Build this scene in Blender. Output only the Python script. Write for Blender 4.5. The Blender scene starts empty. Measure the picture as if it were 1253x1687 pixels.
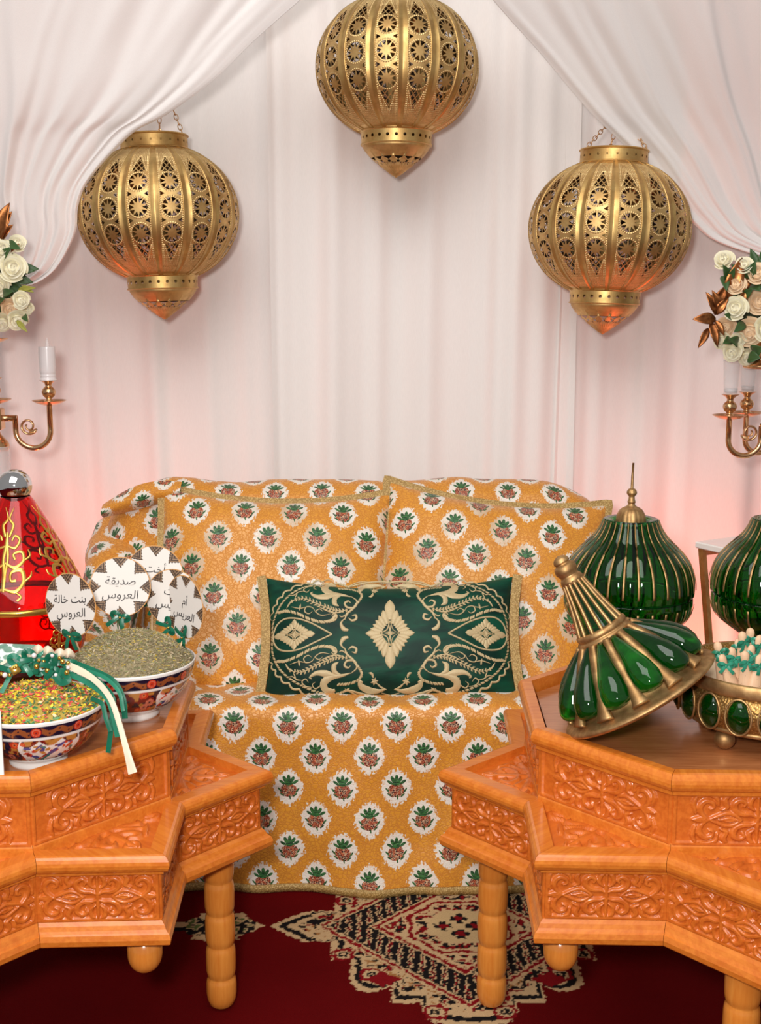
import bpy, math, random
import numpy as np
from math import sin, cos, tan, pi, atan2, sqrt, radians
random.seed(7); RNG = np.random.default_rng(7)
SC = bpy.context.scene; COL = SC.collection

# ------------------------------------------------------------------ camera, world, lights, exposure
F_PX, PITCH, CAM_Z = 1911.5, 0.16598, 1.4
cd = bpy.data.cameras.new('camera'); cam = bpy.data.objects.new('camera', cd); COL.objects.link(cam)
cam.location = (0, 0, CAM_Z); cam.rotation_euler = (pi/2 - PITCH, 0, 0)
cd.sensor_fit = 'HORIZONTAL'; cd.sensor_width = 36.0; cd.lens = F_PX/1253*36.0
cd.clip_start = 0.05; SC.camera = cam
SC.view_settings.view_transform = 'Standard'; SC.view_settings.look = 'None'
SC.view_settings.gamma = 1; SC.view_settings.use_curve_mapping = False
SC.view_settings.exposure = 0.0
wd = bpy.data.worlds.new('world'); SC.world = wd; wd.use_nodes = True
wd.node_tree.nodes['Background'].inputs[0].default_value = (1.0, 0.965, 0.94, 1)
wd.node_tree.nodes['Background'].inputs[1].default_value = 0.30

def area(name, loc, target, size, power, color, size_y=None, spread=None):
    l = bpy.data.lights.new(name, 'AREA'); l.energy = power; l.color = color; l.size = size
    if size_y: l.shape = 'RECTANGLE'; l.size_y = size_y
    if spread: l.spread = spread
    o = bpy.data.objects.new(name, l); COL.objects.link(o); o.location = loc
    from mathutils import Vector
    o.rotation_euler = (Vector(target) - Vector(loc)).to_track_quat('-Z', 'Y').to_euler()
    return o
area('flash_lamp', (-0.15, -0.02, 1.55), (0.0, 3.0, 1.15), 0.16, 40, (1.0, 0.975, 0.955))
area('ceiling_bounce', (-0.5, 0.5, 3.5), (0.0, 2.8, 0.8), 2.4, 75, (1.0, 0.98, 0.96))
# pink-orange uplights standing on the floor behind the sofa
area('uplight_left', (-1.02, 3.34, 0.12), (-1.0, 3.74, 1.05), 0.14, 2.4, (1.0, 0.18, 0.10), spread=1.9)
area('uplight_right', (1.02, 3.34, 0.12), (1.0, 3.74, 1.0), 0.14, 2.4, (1.0, 0.18, 0.10), spread=1.9)

# ------------------------------------------------------------------ photograph pixel -> point in space
def ray(px, py):
    u = (px - 626.5)/F_PX; w = (py - 843.5)/F_PX
    return np.array((u, cos(PITCH) - w*sin(PITCH), -sin(PITCH) - w*cos(PITCH)))
def W(px, py, Y):
    d = ray(px, py); return np.array((0, 0, CAM_Z)) + d*(Y/d[1])
def WZ(px, py, z):
    d = ray(px, py); return np.array((0, 0, CAM_Z)) + d*((z - CAM_Z)/d[2])

# ------------------------------------------------------------------ mesh helpers
class MB:
    def __init__(s): s.V = []; s.P = []; s.n = 0; s.UV = []; s.C = []
    def add(s, V, F, uv=None, col=None):
        V = np.asarray(V, float).reshape(-1, 3); s.V.append(V)
        if isinstance(F, np.ndarray): s.P.append(F + s.n)
        else:
            by = {}
            for f in F: by.setdefault(len(f), []).append(f)
            for k, fs in by.items(): s.P.append(np.array(fs, int) + s.n)
        s.UV.append(np.zeros((len(V), 2)) if uv is None else np.asarray(uv, float).reshape(-1, 2))
        if col is None: s.C.append(np.ones((len(V), 3)))
        else: s.C.append(np.broadcast_to(np.asarray(col, float), (len(V), 3)))
        s.n += len(V); return s
    def mesh(s, name, mats, smooth=True, uv=False, col=False):
        me = bpy.data.meshes.new(name)
        V = np.concatenate(s.V); me.vertices.add(len(V)); me.vertices.foreach_set('co', V.ravel())
        lt = np.concatenate([np.full(len(p), p.shape[1], int) for p in s.P]); lv = np.concatenate([p.ravel() for p in s.P])
        me.loops.add(len(lv)); me.loops.foreach_set('vertex_index', lv)
        ls = np.concatenate(([0], np.cumsum(lt)[:-1]))
        me.polygons.add(len(lt)); me.polygons.foreach_set('loop_start', ls); me.polygons.foreach_set('loop_total', lt)
        me.polygons.foreach_set('use_smooth', np.full(len(lt), bool(smooth)))
        if uv:
            l = me.uv_layers.new(name='UVMap'); UV = np.concatenate(s.UV); l.data.foreach_set('uv', UV[lv].ravel())
        if col:
            a = me.color_attributes.new('paint', 'FLOAT_COLOR', 'POINT'); C = np.concatenate(s.C)
            a.data.foreach_set('color', np.concatenate((C, np.ones((len(C), 1))), 1).ravel())
        me.update(calc_edges=True); me.validate()
        for m in (mats if isinstance(mats, (list, tuple)) else [mats]): me.materials.append(m)
        return me
    def build(s, name, mat, parent=None, loc=(0, 0, 0), rot=(0, 0, 0), **k):
        return link(name, s.mesh(name, mat, **k), parent, loc, rot)
def link(name, me, parent=None, loc=(0, 0, 0), rot=(0, 0, 0)):
    o = bpy.data.objects.new(name, me); COL.objects.link(o); o.parent = parent
    o.location = loc; o.rotation_euler = rot; return o
def thing(name, label, cat, loc=(0, 0, 0), rot=(0, 0, 0), group=None):
    o = bpy.data.objects.new(name, None); COL.objects.link(o); o.location = loc; o.rotation_euler = rot
    o.empty_display_size = .05
    return tag(o, label, cat, group)
def tag(o, label=None, cat=None, group=None, kind=None):
    for k, v in (('label', label), ('category', cat), ('group', group), ('kind', kind)):
        if v: o[k] = v
    return o
def copy_tree(o, parent=None):
    c = o.copy(); COL.objects.link(c)
    if parent is not None: c.parent = parent
    for ch in list(o.children): copy_tree(ch, c)
    return c
def gridF(nu, nv, wu=False, wv=False):
    # quads of a grid whose vertex index is i*nv + j
    I = np.arange(nu if wu else nu-1)[:, None]; J = np.arange(nv if wv else nv-1)[None]
    I2 = (I+1) % nu; J2 = (J+1) % nv
    return np.stack([np.broadcast_to(x, (I.shape[0], J.shape[1])) for x in (I*nv+J, I2*nv+J, I2*nv+J2, I*nv+J2)], -1).reshape(-1, 4)
def lathe(prof, n=48, caps=False, amp=None):
    p = np.array(prof, float); th = np.arange(n)*2*pi/n
    r = p[:, 0][None]*np.ones((n, 1)); z = p[:, 1][None]*np.ones((n, 1))
    if amp is not None: r = r*amp(th[:, None], p[:, 1][None])
    V = np.stack([r*np.cos(th)[:, None], r*np.sin(th)[:, None], z], -1).reshape(-1, 3)
    F = gridF(n, len(p), wu=True)
    uv = np.stack([(th[:, None]/(2*pi))*np.ones_like(r), z], -1).reshape(-1, 2)
    return V, F, uv
def catmull(P, m=8):
    P = np.array(P, float); Q = np.vstack((2*P[0]-P[1], P, 2*P[-1]-P[-2])); out = []
    t = np.linspace(0, 1, m, endpoint=False)[:, None]
    for i in range(1, len(Q)-2):
        a, b, c, d = Q[i-1:i+3]
        out.append(.5*((2*b)+(-a+c)*t+(2*a-5*b+4*c-d)*t*t+(-a+3*b-3*c+d)*t**3))
    out.append(P[-1:]); return np.vstack(out)
def smooth_prof(P, m=6): return catmull(P, m)
def frames(P):
    P = np.asarray(P, float); T = np.gradient(P, axis=0); T /= np.linalg.norm(T, axis=1)[:, None]+1e-12
    n = np.cross(T[0], (0, 0, 1.0)); 
    if np.linalg.norm(n) < .1: n = np.cross(T[0], (1.0, 0, 0))
    n /= np.linalg.norm(n); N = []
    for t in T:
        n = n - t*np.dot(n, t); n /= np.linalg.norm(n)+1e-12; N.append(n.copy())
    N = np.array(N); return T, N, np.cross(T, N)
def tube(P, r, n=10, caps=True, flat=1.0):
    P = np.asarray(P, float); T, N, B = frames(P); r = np.broadcast_to(np.asarray(r, float), (len(P),))
    th = np.arange(n)*2*pi/n
    V = P[:, None]+r[:, None, None]*(np.cos(th)[None, :, None]*N[:, None]+flat*np.sin(th)[None, :, None]*B[:, None])
    F = gridF(len(P), n, wv=True)[:, ::-1].tolist()
    if caps: F.append(list(range(n))); F.append([(len(P)-1)*n+i for i in range(n)][::-1])
    return V.reshape(-1, 3), F
def box(c, s, b=0.0):
    cx, cy, cz = c; x, y, z = (v/2 for v in s)
    if b <= 0:
        V = [(cx+i*x, cy+j*y, cz+k*z) for i in (-1, 1) for j in (-1, 1) for k in (-1, 1)]
        return np.array(V), [(0, 1, 3, 2), (4, 6, 7, 5), (0, 4, 5, 1), (2, 3, 7, 6), (0, 2, 6, 4), (1, 5, 7, 3)]
    # bevelled box: three rings of an eight-sided outline
    def ring(i, zz): return [(cx+sx, cy+sy, cz+zz) for sx, sy in ((-x+b+i, -y+i), (x-b-i, -y+i), (x-i, -y+b+i), (x-i, y-b-i), (x-b-i, y-i), (-x+b+i, y-i), (-x+i, y-b-i), (-x+i, -y+b+i))]
    R = ring(b, -z)+ring(0, -z+b)+ring(0, z-b)+ring(b, z)
    F = [tuple(range(8))[::-1], tuple(range(24, 32))]
    for k in range(3):
        for i in range(8): F.append((k*8+i, k*8+(i+1) % 8, k*8+8+(i+1) % 8, k*8+8+i))
    return np.array(R), F
def ellipsoid(c, r, nu=16, nv=10):
    t = np.linspace(-pi/2, pi/2, nv); V, F, _ = lathe(np.stack([np.maximum(np.cos(t), 1e-4), np.sin(t)], 1), nu)
    return V*np.array(r)+np.array(c), F
def rotm(axis, a):
    from mathutils import Matrix
    return np.array(Matrix.Rotation(a, 3, axis))
def strip(P, Nrm, w, thick=.0006):
    """ribbon: centre line P, surface normals Nrm, half width w (array or number)"""
    P = np.asarray(P, float); T = np.gradient(P, axis=0); T /= np.linalg.norm(T, axis=1)[:, None]+1e-12
    N = np.broadcast_to(np.asarray(Nrm, float), P.shape); N = N-T*np.sum(N*T, 1)[:, None]; N = N/(np.linalg.norm(N, axis=1)[:, None]+1e-12)
    S = np.cross(T, N); w = np.broadcast_to(np.asarray(w, float), (len(P),))[:, None]
    V = np.stack([P-S*w+N*thick, P+N*(thick+.05*w), P+S*w+N*thick, P+S*w-N*thick, P-S*w-N*thick], 1)
    F = gridF(len(P), 5, wv=True).tolist(); F.append([0, 1, 2, 3, 4]); F.append([(len(P)-1)*5+i for i in (4, 3, 2, 1, 0)])
    return V.reshape(-1, 3), F
def stroke(P, w, h, fmap, m=7, taper=(0.3, 0.3), raw=False):
    """2-D stroke raised h above a surface; fmap(x, y, h) -> 3-D"""
    P = np.array(P, float) if raw else catmull(P, m)
    T = np.gradient(P, axis=0); T /= np.linalg.norm(T, axis=1)[:, None]+1e-12; S = np.stack([-T[:, 1], T[:, 0]], 1)
    t = np.linspace(0, 1, len(P))
    if np.ndim(w) == 0:
        ww = w*np.minimum(1, np.minimum(taper[0]+(1-taper[0])*t/.25, taper[1]+(1-taper[1])*(1-t)/.25))
    else: ww = np.interp(t, np.linspace(0, 1, len(w)), w)
    V = []
    for k, hh in ((-1, 0), (-.6, .8), (0, 1), (.6, .8), (1, 0)):
        q = P+S*(k*ww)[:, None]; V.append(fmap(q[:, 0], q[:, 1], np.full(len(P), hh*h)))
    return np.stack(V, 1).reshape(-1, 3), gridF(len(P), 5)
def spiral(c, r0, r1, a0, turns, n=22):
    t = np.linspace(0, 1, n); r = r0+(r1-r0)*t; a = a0+turns*2*pi*t
    return np.stack([c[0]+r*np.cos(a), c[1]+r*np.sin(a)], 1)
def vnoise(x, y, seed=0):
    x = np.asarray(x, float); y = np.asarray(y, float); xi = np.floor(x).astype(int); yi = np.floor(y).astype(int); xf = x-xi; yf = y-yi
    def h(a, b):
        n = (a*374761393+b*668265263+seed*1442695041) & 0x7fffffff
        n = ((n ^ (n >> 13))*1274126177) & 0x7fffffff
        return ((n ^ (n >> 16)) & 0xffff)/65535.0
    u = xf*xf*(3-2*xf); v = yf*yf*(3-2*yf)
    return (h(xi, yi)*(1-u)+h(xi+1, yi)*u)*(1-v)+(h(xi, yi+1)*(1-u)+h(xi+1, yi+1)*u)*v

# ------------------------------------------------------------------ material helpers
def lin(c): 
    c = np.array(c, float)/255; return tuple(np.where(c <= .04045, c/12.92, ((c+.055)/1.055)**2.4))
class X:
    """a node socket with arithmetic"""
    nt = None
    def __init__(s, v): s.v = v
    @staticmethod
    def m(op, *a):
        n = X.nt.nodes.new('ShaderNodeMath'); n.operation = op
        for i, q in enumerate(a):
            q = q.v if isinstance(q, X) else q
            if isinstance(q, (int, float)): n.inputs[i].default_value = q
            else: X.nt.links.new(q, n.inputs[i])
        return X(n.outputs[0])
    def __add__(s, o): return X.m('ADD', s, o)
    __radd__ = __add__
    def __sub__(s, o): return X.m('SUBTRACT', s, o)
    def __rsub__(s, o): return X.m('SUBTRACT', o, s)
    def __mul__(s, o): return X.m('MULTIPLY', s, o)
    __rmul__ = __mul__
    def __truediv__(s, o): return X.m('DIVIDE', s, o)
    def abs(s): return X.m('ABSOLUTE', s)
    def frac(s): return X.m('FRACT', s)
    def sin(s): return X.m('SINE', s)
    def sqrt(s): return X.m('SQRT', s)
    def lt(s, o): return X.m('LESS_THAN', s, o)
    def gt(s, o): return X.m('GREATER_THAN', s, o)
    def min(s, o): return X.m('MINIMUM', s, o)
    def max(s, o): return X.m('MAXIMUM', s, o)
    def ss(s, a, b):
        n = X.nt.nodes.new('ShaderNodeMapRange'); n.interpolation_type = 'SMOOTHSTEP'
        X.nt.links.new(s.v, n.inputs[0]); n.inputs[1].default_value = a; n.inputs[2].default_value = b
        return X(n.outputs[0])
def node(t, **k):
    n = X.nt.nodes.new(t)
    for a, b in k.items(): setattr(n, a, b)
    return n
def wire(s, i):
    if isinstance(s, X): s = s.v
    if isinstance(s, (int, float)): i.default_value = s
    elif isinstance(s, tuple): i.default_value = s if len(s) == len(i.default_value) else (*s, 1)
    else: X.nt.links.new(s, i)
def mixc(f, a, b):
    n = node('ShaderNodeMix', data_type='RGBA'); wire(f, n.inputs[0]); wire(a, n.inputs[6]); wire(b, n.inputs[7]); return n.outputs[2]
def mixf(f, a, b): return a+(b-a)*f
def noise(vec, scale, detail=2, rough=.5, dist=0.0):
    n = node('ShaderNodeTexNoise'); n.inputs['Scale'].default_value = scale; n.inputs['Detail'].default_value = detail
    n.inputs['Roughness'].default_value = rough; n.inputs['Distortion'].default_value = dist
    if vec is not None: wire(vec, n.inputs['Vector'])
    return X(n.outputs[0])
def voro(vec, scale, feature='F1', out=0, rnd=1.0):
    n = node('ShaderNodeTexVoronoi', feature=feature); n.inputs['Scale'].default_value = scale; n.inputs['Randomness'].default_value = rnd
    if vec is not None: wire(vec, n.inputs['Vector'])
    return X(n.outputs[out])
def mapping(vec, scale=(1, 1, 1), loc=(0, 0, 0), rot=(0, 0, 0)):
    n = node('ShaderNodeMapping'); wire(vec, n.inputs[0]); n.inputs[1].default_value = loc; n.inputs[2].default_value = rot; n.inputs[3].default_value = scale
    return n.outputs[0]
def coord(k='Object'): return node('ShaderNodeTexCoord').outputs[k]
def sep(v):
    n = node('ShaderNodeSeparateXYZ'); wire(v, n.inputs[0]); return X(n.outputs[0]), X(n.outputs[1]), X(n.outputs[2])
def bump(h, strength=.3, dist=.002):
    n = node('ShaderNodeBump'); n.inputs['Strength'].default_value = strength; n.inputs['Distance'].default_value = dist; wire(h, n.inputs['Height']); return n.outputs[0]
class Mat:
    def __init__(s, name):
        s.m = bpy.data.materials.new(name); s.m.use_nodes = True; X.nt = s.m.node_tree
        s.b = X.nt.nodes['Principled BSDF']
    def set(s, **k):
        for a, v in k.items(): wire(v, s.b.inputs[a.replace('_', ' ')])
        return s
def plain(name, rgb, rough=.5, metal=0.0, var=.12, vs=30, bump_s=0.0, **k):
    M = Mat(name); c = lin(rgb); n = noise(coord(), vs, 3)
    M.set(Base_Color=mixc(n, tuple(x*(1-var) for x in c), tuple(min(1, x*(1+var)) for x in c)), Roughness=rough, Metallic=metal, **k)
    if bump_s: M.set(Normal=bump(noise(coord(), vs*4, 2), bump_s, .001))
    return M.m
def gold_mat(name, rgb, dark, rough=.3, sc=22):
    M = Mat(name); n = noise(coord(), sc, 4, .6); f = n.ss(.35, .68)
    M.set(Base_Color=mixc(f, lin(dark), lin(rgb)), Metallic=.92, Roughness=mixf(n, rough+.12, rough-.08))
    M.set(Normal=bump(noise(coord(), 60, 3), .12, .002)); return M.m
def shade_inside(m, rgb):
    # darker, less metallic back face: the lantern's inner shade put into its colour
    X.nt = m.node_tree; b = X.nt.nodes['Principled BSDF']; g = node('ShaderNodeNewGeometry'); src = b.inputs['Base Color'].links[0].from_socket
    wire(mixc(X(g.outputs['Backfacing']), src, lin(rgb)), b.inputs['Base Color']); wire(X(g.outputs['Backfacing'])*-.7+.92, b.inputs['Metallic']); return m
def wood_mat(name, a, b, axis=0, rough=.27, bump_s=.05):
    M = Mat(name); sc = [6, 6, 6]; sc[axis] = .9
    v = mapping(coord(), tuple(sc)); n = noise(v, 9, 5, .6, .6); g = noise(mapping(coord(), tuple(30 if i != axis else 2 for i in range(3))), 6, 3)
    f = (n*.65+g*.35).ss(.3, .72)
    M.set(Base_Color=mixc(f, lin(b), lin(a)), Roughness=rough, Coat_Weight=.35, Coat_Roughness=.16, Normal=bump(g, bump_s, .001)); return M.m
def glass_mat(name, rgb, rough=.03, ior=1.45):
    M = Mat(name); n = noise(coord(), 9, 2)
    M.set(Base_Color=mixc(n, tuple(x*.75 for x in lin(rgb)), lin(rgb)), Transmission_Weight=1.0, Roughness=rough, IOR=ior); return M.m

WOOD = wood_mat('honey_wood', (223, 132, 48), (200, 104, 32))
WOODX = wood_mat('carved_honey_wood', (216, 116, 40), (190, 90, 26), rough=.36)
WOODTOP = wood_mat('tabletop_wood', (194, 124, 76), (160, 94, 52), rough=.16)
WOODLEG = wood_mat('leg_wood', (228, 148, 64), (212, 124, 46), axis=2, rough=.2)
GOLD = gold_mat('lantern_brass', (224, 188, 126), (190, 150, 94), .46)
shade_inside(GOLD, (66, 44, 26))
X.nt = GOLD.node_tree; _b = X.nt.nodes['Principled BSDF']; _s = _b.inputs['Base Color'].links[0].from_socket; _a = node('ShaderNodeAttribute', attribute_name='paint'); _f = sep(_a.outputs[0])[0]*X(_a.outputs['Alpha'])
wire(mixc(_f, _s, lin((250, 226, 170))), _b.inputs['Base Color'])   # lighter punched dots: their glint is put into the colour
GOLDRIB = gold_mat('lantern_rib_brass', (220, 184, 118), (194, 154, 94), .42)
OLDGOLD = gold_mat('old_gold_metal', (202, 164, 112), (162, 124, 80), .5, 40)
ROSEGOLD = gold_mat('rose_gold_metal', (230, 188, 142), (206, 158, 112), .18, 12)
CHROME = plain('chrome', (225, 225, 225), .05, 1.0)
GREENGLASS = glass_mat('green_glass', (44, 160, 66), .03)
GEMGLASS = glass_mat('green_lobe_glass', (14, 128, 36), .03)
X.nt = GEMGLASS.node_tree; GEMGLASS.node_tree.nodes['Principled BSDF'].inputs['Transmission Weight'].default_value = .92; GEMGLASS.node_tree.nodes['Principled BSDF'].inputs['Coat Weight'].default_value = .2
REDGLASS = glass_mat('red_glass', (250, 60, 48), .03)
CLEAR = plain('clear_acrylic', (246, 240, 238), .06, 0, .02, Alpha=.34, Coat_Weight=.6)
CREAMWAX = plain('pearly_candle_plastic', (226, 216, 214), .25, 0, .05, Coat_Weight=.4)
PORCELAIN = plain('white_porcelain', (240, 236, 230), .12, 0, .03, Coat_Weight=.5)
REDGOLD = gold_mat('gilt_paint', (236, 190, 96), (206, 150, 66), .3, 40)

def paint_mat(name, rough=.15, coat=.5, metal=None):
    M = Mat(name); a = node('ShaderNodeAttribute', attribute_name='paint'); M.set(Base_Color=a.outputs[0], Roughness=rough, Coat_Weight=coat, Coat_Roughness=.06); return M.m
# ------------------------------------------------------------------ woven materials
def brocade_mat(name='orange_brocade', sheen_beige=0.0):
    M = Mat(name); u, v, _ = sep(coord('UV'))
    PU, PV = .131, .160
    def cell(o): return ((u/PU+(.5+o)).frac()-.5)*PU, ((v/PV+(.5+o)).frac()-.5)*PV
    ax, ay = cell(0.0); bx, by = cell(.5)
    pick = (ax*ax+ay*ay).lt(bx*bx+by*by)
    lx = mixf(pick, bx, ax); ly = mixf(pick, by, ay)
    vec = node('ShaderNodeCombineXYZ'); wire(u, vec.inputs[0]); wire(v, vec.inputs[1]); V = vec.outputs[0]
    # ground: leaf-like mosaic of gold satin cells with darker joints, in lozenge bands
    e1 = voro(mapping(V, (88, 108, 1)), 1.0, 'DISTANCE_TO_EDGE'); band = (((u/PU-v/PV)*6.2832).sin()*((u/PU+v/PV)*6.2832).sin())
    e2 = voro(mapping(V, (165, 190, 1)), 1.0, 'DISTANCE_TO_EDGE')
    e = mixf(band.ss(-.25, .25), e1, e2*.8)
    gf = e.ss(.03, .16); nz = noise(V, 14, 2)
    ground = mixc(gf, lin((203, 128, 32)), mixc(nz, lin((218, 142, 38)), lin((230, 160, 54))))
    # sprig
    n1 = noise(mapping(V, (190, 120, 1)), 1.0, 2)
    rr = ((lx/.0370)*(lx/.0370)+((ly+.001)/.0450)*((ly+.001)/.0450)).sqrt()*.72+(lx.abs()/.0370+(ly+.001).abs()/.052)*.30
    blob = (rr+(n1-.5)*.95).ss(1.06, .97)
    thr = mixc(noise(V, 5.5, 1).ss(.42, .62)*sheen_beige, lin((236, 226, 212)), lin((206, 172, 132))); col = mixc(blob, ground, thr)  # beige patches put the satin's duller sheen into the cushion thread colour
    def ell(cx, cy, a, rx, ry):
        dx, dy = lx-cx, ly-cy; c, s = cos(a), sin(a); p = (dx*c+dy*s)/rx; q = (dy*c-dx*s)/ry; return (p*p+q*q).lt(1.0)
    green = None
    for cx, cy, a, rx, ry in ((-.0155, .0125, .95, .0034, .0085), (-.0085, .0195, .45, .0046, .0095), (.0005, .0225, 0, .0044, .0095), (.0095, .0195, -.5, .0044, .0085), (.0165, .013, -1.0, .0036, .0085), (0, .010, 0, .010, .006),
                              (-.0215, -.0065, .7, .0022, .0075), (.0215, -.0085, -.6, .0022, .008), (-.0165, -.019, .9, .002, .007), (.0155, -.021, -.8, .002, .007), (.003, -.0275, .2, .0018, .006)):
        g = ell(cx, cy, a, rx, ry); green = g if green is None else green.max(g)
    fl = ((lx/.0205)*(lx/.0205)+((ly+.0080)/.0185)*((ly+.0080)/.0185)).sqrt()+(n1-.5)*.5
    fv = voro(mapping(V, (235, 235, 1)), 1.0, 'DISTANCE_TO_EDGE'); fc = noise(mapping(V, (110, 110, 1)), 1.0, 1)
    flower = mixc(fv.ss(.03, .12), mixc(fc.gt(.5), lin((214, 120, 76)), lin((236, 190, 150))), mixc(fc.gt(.53), lin((112, 32, 20)), lin((44, 14, 14))))
    col = mixc(fl.lt(1.0), col, flower)
    gsh = noise(mapping(V, (90, 300, 1)), 1.0, 1)
    col = mixc(green, col, mixc(gsh.ss(.35, .65), lin((16, 58, 28)), lin((58, 118, 58))))
    h = gf*.7+blob*.5+green*.4+noise(mapping(V, (900, 260, 1)), 1.0, 1)*.35
    M.set(Base_Color=col, Roughness=mixf(gf, .62, .36), Specular_IOR_Level=.6, Sheen_Weight=.15, Normal=bump(h, .35, .0012)); return M.m
BROCADE = brocade_mat(); BROCADEC = brocade_mat('orange_brocade_cushion', .9)
def braid_mat(name, a, b):
    M = Mat(name); v = voro(coord(), 260, 'F1'); M.set(Base_Color=mixc(v.ss(.1, .7), lin(a), lin(b)), Roughness=.55, Metallic=.1, Normal=bump(v, .6, .002)); return M.m
BRAID = braid_mat('gold_braid', (206, 172, 108), (158, 124, 66))
def curtain_mat():
    M = Mat('sheer_white_voile'); x, y, z = sep(coord()); w = noise(mapping(coord(), (900, 900, 60)), 1.0, 1)
    M.set(Base_Color=mixc(w, lin((233, 226, 222)), lin((243, 237, 233))), Roughness=.85, Sheen_Weight=.25, Specular_IOR_Level=.2)
    return M.m
VOILE = curtain_mat()
def velvet_mat():
    M = Mat('green_velvet'); n = noise(mapping(coord(), (5, 5, 16)), 1.0, 4, .55, .8); f = n.ss(.35, .7)
    M.set(Base_Color=mixc(f, lin((2, 40, 30)), lin((4, 74, 52))), Roughness=.55, Specular_IOR_Level=.25, Sheen_Weight=.12, Sheen_Tint=lin((40, 150, 110)), Normal=bump(n, .25, .006)); return M.m
VELVET = velvet_mat()
def thread_mat():
    M = Mat('gold_thread'); v = noise(mapping(coord(), (500, 500, 500)), 1.0, 2); M.set(Base_Color=mixc(v, lin((184, 160, 116)), lin((214, 194, 150))), Roughness=.5, Metallic=.12, Normal=bump(v, .5, .001)); return M.m
THREAD = thread_mat()
RIBBON = plain('green_satin_ribbon', (16, 98, 72), .32, 0, .3, 40)
RIBBONL = plain('pale_green_satin_ribbon', (36, 120, 92), .32, 0, .25, 40)
CREAMRIB = plain('cream_satin_ribbon', (222, 204, 178), .35, 0, .06, 60)

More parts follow.
